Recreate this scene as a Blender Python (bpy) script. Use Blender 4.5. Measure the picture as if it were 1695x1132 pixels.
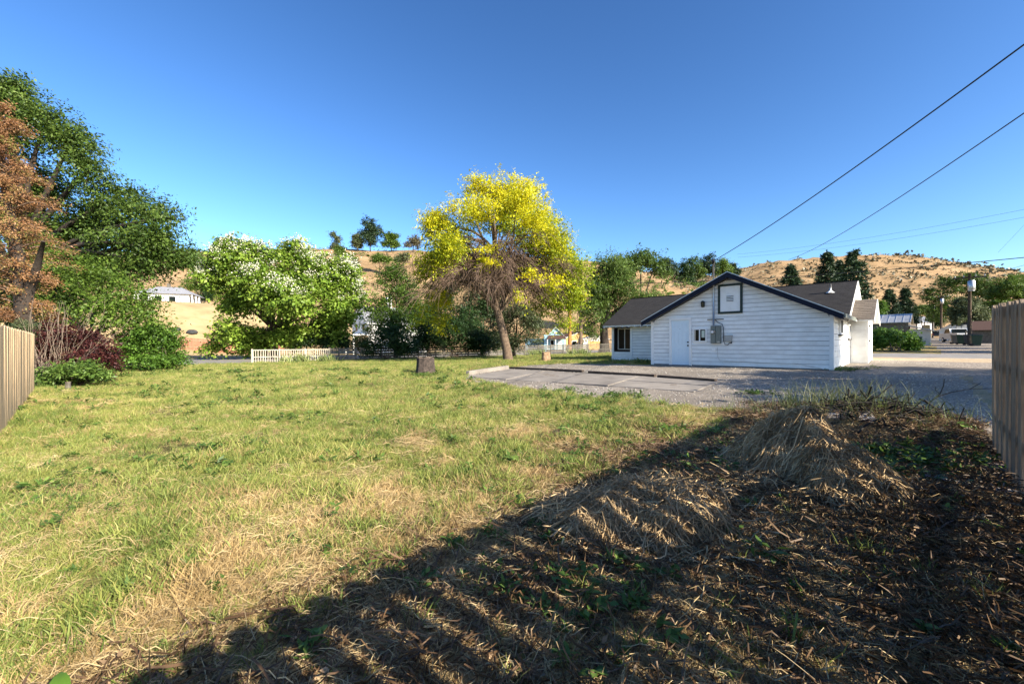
import bpy, math, random
import numpy as np
from mathutils import Vector

random.seed(7)
RNG = np.random.default_rng(7)
S = bpy.context.scene
C = S.collection
for o in list(bpy.data.objects):
    bpy.data.objects.remove(o)

# ------------------------------------------------------------------ camera, sky, sun, exposure
FPX, CX, HY, EYE = 700.0, 847.5, 570.0, 1.5
cam_d = bpy.data.cameras.new('camera')
cam_d.sensor_width = 36.0
cam_d.lens = 36.0 * FPX / 1695.0
cam_d.shift_y = 4.0 / 1695.0
cam_d.clip_start, cam_d.clip_end = 0.05, 5000
cam = bpy.data.objects.new('camera', cam_d)
cam.location = (0, 0, EYE)
cam.rotation_euler = (math.radians(90), 0, 0)
C.objects.link(cam)
S.camera = cam

SUN_EL = math.radians(29.0)
SUN_H = Vector((0.775, -0.633)).normalized()
world = bpy.data.worlds.new('World')
S.world = world
world.use_nodes = True
wn = world.node_tree.nodes
sky = wn.new('ShaderNodeTexSky')
sky.sky_type = 'NISHITA'
sky.sun_disc = False
sky.sun_elevation = SUN_EL
sky.sun_rotation = math.atan2(SUN_H.x, SUN_H.y)
sky.altitude = 300
sky.air_density = 1.0
sky.dust_density = 0.9
sky.ozone_density = 3.0
bg = wn['Background']
bg.inputs['Strength'].default_value = 0.058
hs_ = wn.new('ShaderNodeHueSaturation')
hs_.inputs['Saturation'].default_value = 1.08
gm_ = wn.new('ShaderNodeGamma')
gm_.inputs['Gamma'].default_value = 1.35
world.node_tree.links.new(sky.outputs[0], gm_.inputs['Color'])
world.node_tree.links.new(gm_.outputs[0], hs_.inputs['Color'])
world.node_tree.links.new(hs_.outputs[0], bg.inputs[0])

sun_d = bpy.data.lights.new('sun', 'SUN')
sun_d.energy = 5.0
sun_d.angle = math.radians(0.5)
sun_d.color = (1.0, 0.90, 0.74)
sun = bpy.data.objects.new('sun', sun_d)
d = Vector((-SUN_H.x * math.cos(SUN_EL), -SUN_H.y * math.cos(SUN_EL), -math.sin(SUN_EL)))
sun.rotation_euler = d.to_track_quat('-Z', 'Y').to_euler()
sun.location = (20, -16, 30)
C.objects.link(sun)

S.view_settings.view_transform = 'Standard'
S.view_settings.look = 'None'
S.view_settings.exposure = 1.5
S.view_settings.gamma = 1.0
S.view_settings.use_curve_mapping = False
S.render.engine = 'CYCLES'
S.cycles.use_denoising = True
S.cycles.max_bounces = 6
S.cycles.transparent_max_bounces = 6

# ------------------------------------------------------------------ lot axes: A to the left along the house front, B up the alley
AX, AY, BX, BY = -0.723, 0.691, 0.691, 0.723
def ab(x, y):
    return AX * x + AY * y, BX * x + BY * y
def xy(a, b):
    return AX * a + BX * b, AY * a + BY * b
def smooth(t):
    t = np.clip(t, 0, 1)
    return t * t * (3 - 2 * t)
_tab = np.random.default_rng(3).random((256, 256))
def vnoise(x, y):
    x = np.asarray(x, float); y = np.asarray(y, float)
    xi = np.floor(x).astype(int); yi = np.floor(y).astype(int)
    fx = x - xi; fy = y - yi
    fx = fx * fx * (3 - 2 * fx); fy = fy * fy * (3 - 2 * fy)
    g = lambda i, j: _tab[i % 256, j % 256]
    return (g(xi, yi) * (1 - fx) + g(xi + 1, yi) * fx) * (1 - fy) + (g(xi, yi + 1) * (1 - fx) + g(xi + 1, yi + 1) * fx) * fy
def fbm(x, y, oct=4):
    s, a, t = 0.0, 1.0, 0.0
    for k in range(oct):
        s = s + a * vnoise(x * 2 ** k + 17.3 * k, y * 2 ** k + 5.1 * k); t += a; a *= 0.5
    return s / t

def P(px, py, Y):                       # a point of the place seen at this direction and distance
    return ((px - CX) / FPX * Y, Y, EYE + (HY - py) / FPX * Y)
RIDGE1 = np.array([P(-250, 430, 215), P(150, 415, 225), P(330, 417, 230), P(440, 413, 235), P(560, 411, 240), P(690, 413, 250),
                   P(800, 420, 260), P(900, 426, 270), P(1000, 433, 285), P(1050, 444, 290), P(1105, 466, 296), P(1160, 490, 302), P(1230, 515, 310)])
RIDGE2 = np.array([P(1085, 468, 430), P(1150, 462, 425), P(1205, 449, 420), P(1270, 433, 420), P(1330, 427, 420), P(1400, 422, 420), P(1500, 421, 420),
                   P(1560, 430, 420), P(1610, 441, 420), P(1660, 450, 420), P(1720, 455, 420), P(1900, 470, 420)])
RIDGE3 = np.array([P(1000, 446, 560), P(1100, 449, 560), P(1200, 455, 560), P(1300, 470, 560)])
def ridge(x, y, pts, width, p):
    best = np.full(np.shape(x), -1.0)
    for i in range(len(pts) - 1):
        ax, ay, az = pts[i]; bx, by, bz = pts[i + 1]
        dx, dy = bx - ax, by - ay
        t = np.clip(((x - ax) * dx + (y - ay) * dy) / (dx * dx + dy * dy), 0, 1)
        dd = np.hypot(x - ax - t * dx, y - ay - t * dy)
        h = (az + t * (bz - az)) * np.clip(1 - dd / width, 0, 1) ** p
        best = np.maximum(best, h)
    return best
def gz(x, y, fine=True):
    x = np.asarray(x, float); y = np.asarray(y, float)
    a, b = ab(x, y)
    h = np.interp(b, [-50, 0, 6.15, 8.1, 19, 25, 250, 900], [.05, .05, .16, .23, .57, .72, 5.2, 8])
    w = np.interp(a, [-30, 6, 12, 22, 34, 60], [1, .97, .82, .48, .14, .06])
    z = .05 + (h - .05) * w
    z = z + 9.2 * smooth((a - 66) / 32) * smooth((46 - b) / 22)
    r = np.hypot(x, y)
    far = smooth((r - 90) / 60)
    r1 = ridge(x, y, RIDGE1, 150, 1.05); r2 = ridge(x, y, RIDGE2, 215, 1.0); r3 = ridge(x, y, RIDGE3, 150, 1.0)
    hill = np.maximum(np.maximum(r1, r2), r3)
    gul = (fbm(x / 30, y / 30, 4) - .5) * 13 * far * smooth(hill / 14) * smooth((60 - np.maximum(0, hill - 20)) / 60)
    z = np.maximum(z, hill + gul * .6)
    if fine:
        near = 1 - smooth((r - 25) / 25)
        z = z + near * ((fbm(x * .9, y * .9, 3) - .5) * .07 + (fbm(x * 5, y * 5, 2) - .5) * .022)
        # low ridge of spoil where the lot meets the drive by the fence end, and the litter heap
        z = z + .30 * np.exp(-(((a - .55) / 1.25) ** 2 + ((b - 8.6) / .75) ** 2))
        z = z + .13 * np.exp(-(((a - 1.1) / 1.6) ** 2 + ((b - 4.9) / .8) ** 2))
    return z
def gzf(x, y):
    return float(gz(np.array([x]), np.array([y]))[0])
def at(px, py, lo=0.8, hi=260):         # where that line of sight meets the ground
    Y = np.geomspace(lo, hi, 700)
    X = (px - CX) / FPX * Y
    Zr = EYE + (HY - py) / FPX * Y
    k = np.nonzero(Zr - gz(X, Y) < 0)[0]
    i = int(k[0]) if len(k) else len(Y) - 1
    return float(X[i]), float(Y[i])
def ground(x, y, dz=0.0):
    return (x, y, gzf(x, y) + dz)
def gpx(px, Y):
    x = (px - CX) / FPX * Y
    return ground(x, Y)

# ------------------------------------------------------------------ materials
def nodes_of(name):
    m = bpy.data.materials.new(name); m.use_nodes = True
    nt = m.node_tree
    return m, nt, nt.nodes, nt.links, nt.nodes['Principled BSDF']
def noise_node(N, L, scale, detail=5, vec=None, rough=.6):
    t = N.new('ShaderNodeTexNoise'); t.inputs['Scale'].default_value = scale; t.inputs['Detail'].default_value = detail
    t.inputs['Roughness'].default_value = rough
    if vec is not None: L.new(vec, t.inputs['Vector'])
    return t
def ramp_node(N, L, fac, stops):
    r = N.new('ShaderNodeValToRGB')
    while len(r.color_ramp.elements) < len(stops): r.color_ramp.elements.new(.5)
    for e, (p, c) in zip(r.color_ramp.elements, stops):
        e.position = p; e.color = (*c, 1)
    L.new(fac, r.inputs['Fac'])
    return r
def mixc(N, L, fac, c1, c2, mode='MIX'):
    m = N.new('ShaderNodeMix'); m.data_type = 'RGBA'; m.blend_type = mode
    for sock, v in ((m.inputs[0], fac), (m.inputs[6], c1), (m.inputs[7], c2)):
        if hasattr(v, 'links'): L.new(v, sock)
        elif isinstance(v, (int, float)): sock.default_value = v
        else: sock.default_value = (*v, 1)
    return m.outputs[2]
def plain(name, c1, c2=None, scale=6, rough=.75, bump=0, bscale=None, stretch=None, metal=0, spec=.35, island=0.0, mid=None):
    m, nt, N, L, B = nodes_of(name)
    c2 = c2 or tuple(x * .75 for x in c1)
    geo = N.new('ShaderNodeNewGeometry')
    vec = geo.outputs['Position']
    if stretch:
        tc = N.new('ShaderNodeTexCoord'); mp = N.new('ShaderNodeMapping'); mp.inputs['Scale'].default_value = stretch
        L.new(tc.outputs['Object'], mp.inputs[0]); vec = mp.outputs[0]
        oi = N.new('ShaderNodeObjectInfo'); ad = N.new('ShaderNodeVectorMath'); ad.operation = 'ADD'
        ml = N.new('ShaderNodeMath'); ml.operation = 'MULTIPLY'; ml.inputs[1].default_value = 37
        L.new(oi.outputs['Random'], ml.inputs[0]); L.new(vec, ad.inputs[0]); L.new(ml.outputs[0], ad.inputs[1]); vec = ad.outputs[0]
    t = noise_node(N, L, scale, 6, vec)
    stops = [(.3, c1), (.7, c2)] if mid is None else [(.25, c1), (.5, mid), (.75, c2)]
    col = ramp_node(N, L, t.outputs['Fac'], stops).outputs[0]
    if island or stretch:
        oi = N.new('ShaderNodeObjectInfo')
        hs = N.new('ShaderNodeHueSaturation')
        mr = N.new('ShaderNodeMapRange'); mr.inputs['To Min'].default_value = 1 - (island or .12); mr.inputs['To Max'].default_value = 1 + (island or .12)
        L.new(oi.outputs['Random'] if stretch else geo.outputs['Random Per Island'], mr.inputs['Value'])
        L.new(mr.outputs[0], hs.inputs['Value']); L.new(col, hs.inputs['Color']); col = hs.outputs[0]
    L.new(col, B.inputs['Base Color'])
    B.inputs['Roughness'].default_value = rough; B.inputs['Metallic'].default_value = metal
    B.inputs['Specular IOR Level'].default_value = spec
    if bump:
        t2 = noise_node(N, L, bscale or scale * 3, 6, vec)
        bp = N.new('ShaderNodeBump'); bp.inputs['Strength'].default_value = bump; bp.inputs['Distance'].default_value = .02
        L.new(t2.outputs['Fac'], bp.inputs['Height']); L.new(bp.outputs[0], B.inputs['Normal'])
    return m
def leafmat(name, stops, trans=.35, rough=.5, patch=None):
    """foliage: hue set per leaf (attribute) plus drifts across the plant; light passes through the blade"""
    m, nt, N, L, B = nodes_of(name)
    at_ = N.new('ShaderNodeAttribute'); at_.attribute_name = 'tint'
    col = ramp_node(N, L, at_.outputs['Fac'], stops).outputs[0]
    geo = N.new('ShaderNodeNewGeometry')
    t = noise_node(N, L, .6, 3, geo.outputs['Position'])
    hs = N.new('ShaderNodeHueSaturation')
    mr = N.new('ShaderNodeMapRange'); mr.inputs['From Min'].default_value = .3; mr.inputs['From Max'].default_value = .7
    mr.inputs['To Min'].default_value = .8; mr.inputs['To Max'].default_value = 1.2
    L.new(t.outputs['Fac'], mr.inputs['Value']); L.new(mr.outputs[0], hs.inputs['Value']); L.new(col, hs.inputs['Color'])
    L.new(hs.outputs[0], B.inputs['Base Color']); B.inputs['Roughness'].default_value = rough
    B.inputs['Specular IOR Level'].default_value = .3
    tr = N.new('ShaderNodeBsdfTranslucent'); L.new(hs.outputs[0], tr.inputs['Color'])
    mx = N.new('ShaderNodeMixShader'); mx.inputs[0].default_value = trans
    L.new(B.outputs[0], mx.inputs[1]); L.new(tr.outputs[0], mx.inputs[2])
    L.new(mx.outputs[0], N['Material Output'].inputs['Surface'])
    return m
def bladmat(name, stops, trans=.3, drift=None):
    """grass blades: each blade and each tuft its own hue, drifting over metres of ground"""
    m, nt, N, L, B = nodes_of(name)
    geo = N.new('ShaderNodeNewGeometry'); oi = N.new('ShaderNodeObjectInfo')
    t = noise_node(N, L, .7, 4, geo.outputs['Position'])
    def mth(op, a_, b_):
        n = N.new('ShaderNodeMath'); n.operation = op
        for s_, v in zip(n.inputs, (a_, b_)):
            if hasattr(v, 'links'): L.new(v, s_)
            else: s_.default_value = v
        return n.outputs[0]
    f = mth('ADD', mth('MULTIPLY', geo.outputs['Random Per Island'], .34), mth('MULTIPLY', oi.outputs['Random'], .26))
    f = mth('ADD', f, mth('MULTIPLY', mth('SUBTRACT', t.outputs['Fac'], .3), 1.0))
    col = ramp_node(N, L, f, stops).outputs[0]
    L.new(col, B.inputs['Base Color']); B.inputs['Roughness'].default_value = .55; B.inputs['Specular IOR Level'].default_value = .3
    tr = N.new('ShaderNodeBsdfTranslucent'); L.new(col, tr.inputs['Color'])
    mx = N.new('ShaderNodeMixShader'); mx.inputs[0].default_value = trans
    L.new(B.outputs[0], mx.inputs[1]); L.new(tr.outputs[0], mx.inputs[2]); L.new(mx.outputs[0], N['Material Output'].inputs['Surface'])
    return m
def glassmat(name, c, rough=.04):
    m, nt, N, L, B = nodes_of(name)
    B.inputs['Base Color'].default_value = (*c, 1); B.inputs['Roughness'].default_value = rough
    B.inputs['Specular IOR Level'].default_value = .12
    return m
def shinglemat(name, c1, c2, c3, w=.3, h=.14):
    m, nt, N, L, B = nodes_of(name)
    uv = N.new('ShaderNodeUVMap')
    br = N.new('ShaderNodeTexBrick'); br.inputs['Scale'].default_value = 1
    br.inputs['Brick Width'].default_value = w; br.inputs['Row Height'].default_value = h; br.inputs['Mortar Size'].default_value = .006
    br.inputs['Color1'].default_value = (*c1, 1); br.inputs['Color2'].default_value = (*c2, 1); br.inputs['Mortar'].default_value = (*[x * .5 for x in c1], 1)
    L.new(uv.outputs[0], br.inputs['Vector'])
    t = noise_node(N, L, 2.2, 6, uv.outputs[0]); t2 = noise_node(N, L, 90, 2, uv.outputs[0])
    col = mixc(N, L, t.outputs['Fac'], br.outputs['Color'], c3)
    col = mixc(N, L, .5, col, ramp_node(N, L, t2.outputs['Fac'], [(.3, (.35, .35, .35)), (.7, (.8, .8, .8))]).outputs[0], 'OVERLAY')
    L.new(col, B.inputs['Base Color']); B.inputs['Roughness'].default_value = .9; B.inputs['Specular IOR Level'].default_value = .2
    bp = N.new('ShaderNodeBump'); bp.inputs['Strength'].default_value = .5; bp.inputs['Distance'].default_value = .01
    L.new(br.outputs['Fac'], bp.inputs['Height']); bp.invert = True; L.new(bp.outputs[0], B.inputs['Normal'])
    return m

def ground_mats():
    out = {}
    # lawn: soil, thatch, green sward and gravel spill, by maps stored on the mesh
    m, nt, N, L, B = nodes_of('lawn_soil')
    geo = N.new('ShaderNodeNewGeometry'); pos = geo.outputs['Position']
    def attr(n):
        q = N.new('ShaderNodeAttribute'); q.attribute_name = n; return q.outputs['Fac']
    nf = noise_node(N, L, 22, 6, pos); nm = noise_node(N, L, 3, 5, pos)
    straw = ramp_node(N, L, nf.outputs['Fac'], [(.25, (.12, .08, .04)), (.5, (.34, .24, .11)), (.75, (.52, .39, .19))]).outputs[0]
    green = ramp_node(N, L, nf.outputs['Fac'], [(.25, (.05, .05, .016)), (.5, (.14, .14, .032)), (.8, (.34, .28, .10))]).outputs[0]  # dark end stands for the shade between grass tufts
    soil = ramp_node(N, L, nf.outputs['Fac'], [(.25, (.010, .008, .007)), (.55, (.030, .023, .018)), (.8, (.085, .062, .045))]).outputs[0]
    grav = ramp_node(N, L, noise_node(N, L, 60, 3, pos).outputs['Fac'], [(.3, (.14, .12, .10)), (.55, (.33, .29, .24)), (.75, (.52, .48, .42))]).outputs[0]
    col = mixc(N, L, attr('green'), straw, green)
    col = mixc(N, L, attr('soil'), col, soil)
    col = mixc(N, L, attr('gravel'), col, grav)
    L.new(col, B.inputs['Base Color']); B.inputs['Roughness'].default_value = .95; B.inputs['Specular IOR Level'].default_value = .1
    bp = N.new('ShaderNodeBump'); bp.inputs['Strength'].default_value = .9; bp.inputs['Distance'].default_value = .03
    L.new(nf.outputs['Fac'], bp.inputs['Height']); L.new(bp.outputs[0], B.inputs['Normal'])
    out['lawn'] = m
    def gravel(name, lo, mid, hi, sc, patch):
        m, nt, N, L, B = nodes_of(name)
        geo = N.new('ShaderNodeNewGeometry'); pos = geo.outputs['Position']
        vo = N.new('ShaderNodeTexVoronoi'); vo.inputs['Scale'].default_value = sc; L.new(pos, vo.inputs['Vector'])
        sep = N.new('ShaderNodeSeparateColor'); L.new(vo.outputs['Color'], sep.inputs[0])
        c = ramp_node(N, L, sep.outputs[0], [(.0, lo), (.5, mid), (1., hi)]).outputs[0]
        big = noise_node(N, L, .35, 6, pos)
        c = mixc(N, L, ramp_node(N, L, big.outputs['Fac'], [(.42, (0, 0, 0)), (.62, (1, 1, 1))]).outputs[0], c, patch)
        L.new(c, B.inputs['Base Color']); B.inputs['Roughness'].default_value = .95; B.inputs['Specular IOR Level'].default_value = .15
        bp = N.new('ShaderNodeBump'); bp.inputs['Strength'].default_value = .8; bp.inputs['Distance'].default_value = .02; bp.invert = True
        L.new(vo.outputs['Distance'], bp.inputs['Height']); L.new(bp.outputs[0], B.inputs['Normal'])
        return m
    out['driveway'] = gravel('drive_gravel', (.08, .068, .056), (.245, .21, .172), (.44, .39, .325), 30, (.18, .155, .128))
    out['alley'] = gravel('alley_gravel', (.10, .085, .07), (.23, .195, .16), (.38, .33, .28), 26, (.25, .205, .155))
    out['shoulder'] = gravel('shoulder_dirt', (.28, .21, .14), (.42, .32, .21), (.55, .45, .32), 20, (.36, .27, .17))
    out['street'] = plain('street_asphalt', (.16, .15, .14), (.24, .225, .205), 1.3, .9, .3, 60)
    m, nt, N, L, B = nodes_of('dry_hill_grass')
    geo = N.new('ShaderNodeNewGeometry'); pos = geo.outputs['Position']
    t1 = noise_node(N, L, .035, 9, pos, .68); t2 = noise_node(N, L, .5, 6, pos, .7)
    c = ramp_node(N, L, t1.outputs['Fac'], [(.3, (.105, .075, .042)), (.47, (.255, .17, .09)), (.58, (.31, .21, .115)), (.72, (.36, .26, .15))]).outputs[0]
    c = mixc(N, L, .55, c, ramp_node(N, L, t2.outputs['Fac'], [(.3, (.25, .25, .25)), (.7, (.75, .75, .75))]).outputs[0], 'OVERLAY')
    L.new(c, B.inputs['Base Color']); B.inputs['Roughness'].default_value = 1; B.inputs['Specular IOR Level'].default_value = .05
    bp = N.new('ShaderNodeBump'); bp.inputs['Strength'].default_value = .6; bp.inputs['Distance'].default_value = .5
    L.new(t2.outputs['Fac'], bp.inputs['Height']); L.new(bp.outputs[0], B.inputs['Normal'])
    out['hill'] = m
    return out
GM = ground_mats()
GM['meadow'] = plain('dry_meadow_grass', (.24, .165, .085), (.42, .315, .175), .35, 1, .6, 3, mid=(.34, .25, .13), spec=.05)
M = {}
M['white'] = plain('white_paint', (.80, .80, .78), (.72, .71, .68), 3, .6, .12, 30, island=.03)
M['siding'] = plain('white_siding_paint', (.86, .86, .83), (.70, .685, .65), 2.2, .55, .2, 40, stretch=(1, 1, 1), island=.035)
M['trimwhite'] = plain('white_trim_paint', (.82, .82, .80), (.74, .73, .70), 5, .5)
M['door'] = plain('door_paint', (.66, .76, .82), (.62, .72, .78), 4, .4)
M['gap_shade'] = plain('siding_gap_shade', (.17, .18, .20), (.22, .23, .25), 4, .9)  # dark grey standing for the shadow lines between siding boards
M['navy'] = plain('navy_trim_paint', (.006, .009, .020), (.010, .014, .028), 4, .6, spec=.15)
M['green_trim'] = plain('dark_green_trim', (.008, .022, .018), (.012, .03, .025), 4, .5)
M['dark'] = plain('dark_brown_trim', (.02, .014, .01), (.03, .02, .015), 4, .6)
M['found'] = plain('foundation_concrete', (.17, .17, .18), (.25, .25, .26), 3, .9, .3)
M['conc'] = plain('slab_concrete', (.12, .105, .09), (.27, .24, .205), 1.3, .9, .35, 40, mid=(.205, .182, .157))
M['meter'] = plain('grey_meter_paint', (.14, .16, .14), (.18, .19, .165), 4, .5)
M['greybox'] = plain('grey_box_paint', (.30, .30, .28), (.36, .36, .34), 4, .5)
M['galv'] = plain('galvanised_metal', (.55, .56, .57), (.42, .43, .45), 8, .4, metal=.8)
M['black'] = plain('black_metal', (.012, .012, .012), (.02, .02, .02), 6, .45)
M['rubber'] = plain('black_rubber', (.02, .02, .02), (.03, .03, .03), 6, .8)
M['pane'] = glassmat('dark_glass', (.008, .010, .009), .08)
M['paper'] = plain('paper_notice', (.55, .60, .50), (.5, .55, .45), 8, .8)
M['brass'] = plain('dark_bronze', (.03, .02, .012), (.05, .035, .02), 6, .35, metal=.6)
M['roof'] = shinglemat('charcoal_shingles', (.020, .020, .022), (.042, .040, .040), (.03, .028, .028))
M['roof_old'] = shinglemat('weathered_brown_shingles', (.10, .085, .07), (.18, .15, .12), (.12, .10, .085))
M['roof_grey'] = shinglemat('grey_shingles', (.16, .17, .19), (.24, .25, .27), (.2, .2, .22), .6, .3)
M['roof_brown'] = shinglemat('brown_shingles', (.085, .048, .036), (.12, .068, .05), (.09, .052, .042), .5, .25)
M['tin'] = plain('corrugated_tin', (.42, .44, .46), (.28, .28, .28), 1.2, .4, metal=.5)
M['cedar'] = plain('fence_cedar', (.15, .105, .066), (.42, .32, .21), 3, .85, .5, 8, stretch=(9, 9, .7), island=.2, mid=(.28, .20, .13))
M['cedar_pale'] = plain('fence_pale_cedar', (.27, .19, .11), (.52, .40, .25), 3, .85, .4, 8, stretch=(9, 9, .7), island=.14, mid=(.42, .31, .19))
M['rail'] = plain('fence_rail_timber', (.24, .17, .10), (.36, .27, .17), 3, .85, .4)
M['redwood'] = plain('red_stained_fence', (.26, .11, .065), (.36, .17, .10), 2, .85, stretch=(4, 4, .6), island=.12)
M['greywood'] = plain('weathered_grey_wood', (.07, .062, .05), (.16, .145, .12), 3, .9, .4, stretch=(2, 2, 2), island=.2)
M['oldwhite'] = plain('flaking_white_paint', (.42, .385, .315), (.26, .23, .18), 5, .85, .2, stretch=(2, 2, 2), island=.12)
M['barn'] = plain('old_barn_boards', (.085, .07, .055), (.15, .125, .10), 2, .9, .3, stretch=(2, 2, 2), island=.2)
M['tie'] = plain('creosoted_timber', (.028, .02, .015), (.075, .055, .04), 4, .9, .5)
M['pole'] = plain('pole_timber', (.045, .03, .02), (.10, .07, .045), 5, .9, .4)
M['pole_lit'] = plain('lit_pole_timber', (.34, .14, .04), (.24, .10, .035), 5, .9, .4)  # bright orange of the pole in sun, light put into the colour
M['wire'] = plain('black_cable', (.015, .015, .016), (.02, .02, .02), 3, .6)
M['bark'] = plain('grey_brown_bark', (.035, .025, .018), (.11, .08, .06), 7, .95, .9, 18)
M['bark_warm'] = plain('warm_brown_bark', (.065, .044, .030), (.175, .125, .085), 6, .95, .9, 16)
M['bark_dark'] = plain('dark_bark', (.018, .013, .010), (.05, .038, .03), 7, .95, .9, 18)
M['twig'] = plain('dead_twigs', (.085, .055, .038), (.19, .13, .095), 3, .95)
M['twig_pale'] = plain('bare_pale_twigs', (.13, .10, .075), (.26, .20, .15), 3, .95)
M['endgrain'] = plain('cut_wood', (.20, .14, .09), (.32, .24, .16), 14, .9, .3)
M['stump_dark'] = plain('charred_stump_bark', (.02, .016, .013), (.08, .06, .05), 9, .95, .9, 24)
M['stump_pale'] = plain('barkless_stump_wood', (.14, .085, .05), (.34, .23, .14), 6, .9, .6, 24)
M['bluewall'] = plain('pale_blue_paint', (.30, .50, .58), (.26, .45, .54), 3, .7)
M['bluedark'] = plain('blue_grey_paint', (.10, .19, .27), (.13, .23, .31), 3, .7)
M['orange_wall'] = plain('ochre_paint', (.55, .34, .12), (.45, .27, .10), 3, .7)
M['cream'] = plain('cream_paint', (.55, .50, .42), (.48, .43, .36), 3, .7)
M['stone'] = plain('dark_basalt', (.02, .022, .024), (.06, .06, .06), 3, .9, .6)
M['flag'] = plain('pale_flagstone', (.34, .33, .35), (.46, .44, .44), 4, .9, .3)
M['paver'] = plain('reddish_paver', (.14, .10, .09), (.20, .15, .13), 4, .9, .3)
M['bin_green'] = plain('green_bin_plastic', (.012, .035, .025), (.018, .045, .03), 4, .5)
M['bin_grey'] = plain('grey_bin_plastic', (.06, .06, .055), (.09, .085, .08), 4, .5)
M['car_dark'] = plain('dark_blue_car_paint', (.010, .014, .03), (.012, .016, .034), 4, .3, spec=.6)
M['car_white'] = plain('white_car_paint', (.6, .6, .58), (.55, .55, .54), 4, .3, spec=.6)
M['hay'] = plain('dry_hay', (.20, .135, .07), (.52, .38, .21), 5, .8, island=.5)
M['haybase'] = plain('rotting_hay', (.03, .02, .012), (.11, .072, .04), 9, .95, .8, 30)
M['litter'] = plain('dead_leaf_litter', (.10, .062, .035), (.32, .22, .13), 5, .85, island=.5)
M['char'] = plain('charred_debris', (.008, .007, .006), (.03, .025, .02), 8, .95, .5)
M['rock'] = plain('pebble_stone', (.22, .20, .18), (.42, .39, .35), 6, .9, island=.4)

# ------------------------------------------------------------------ mesh helpers
def wloc(o):
    p = Vector((0, 0, 0))
    while o is not None:
        p = p + o.location; o = o.parent
    return p
def np_mesh(name, V, F, mat, parent=None, attrs=None, uv=None, smooth_=False):
    V = np.asarray(V, np.float32).reshape(-1, 3)
    F = np.asarray(F, np.int32)
    if parent is not None:
        V = V - np.array(wloc(parent), np.float32)
    me = bpy.data.meshes.new(name)
    n, k = F.shape
    me.vertices.add(len(V)); me.vertices.foreach_set('co', V.ravel())
    me.loops.add(n * k); me.loops.foreach_set('vertex_index', F.ravel())
    me.polygons.add(n)
    me.polygons.foreach_set('loop_start', np.arange(0, n * k, k, dtype=np.int32))
    me.polygons.foreach_set('loop_total', np.full(n, k, np.int32))
    if smooth_: me.polygons.foreach_set('use_smooth', np.ones(n, bool))
    for an, av in (attrs or {}).items():
        q = me.attributes.new(an, 'FLOAT', 'POINT'); q.data.foreach_set('value', np.asarray(av, np.float32))
    me.update(calc_edges=True); me.validate()
    if mat: me.materials.append(mat)
    o = bpy.data.objects.new(name, me); C.objects.link(o)
    if parent is not None: o.parent = parent
    return o
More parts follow.
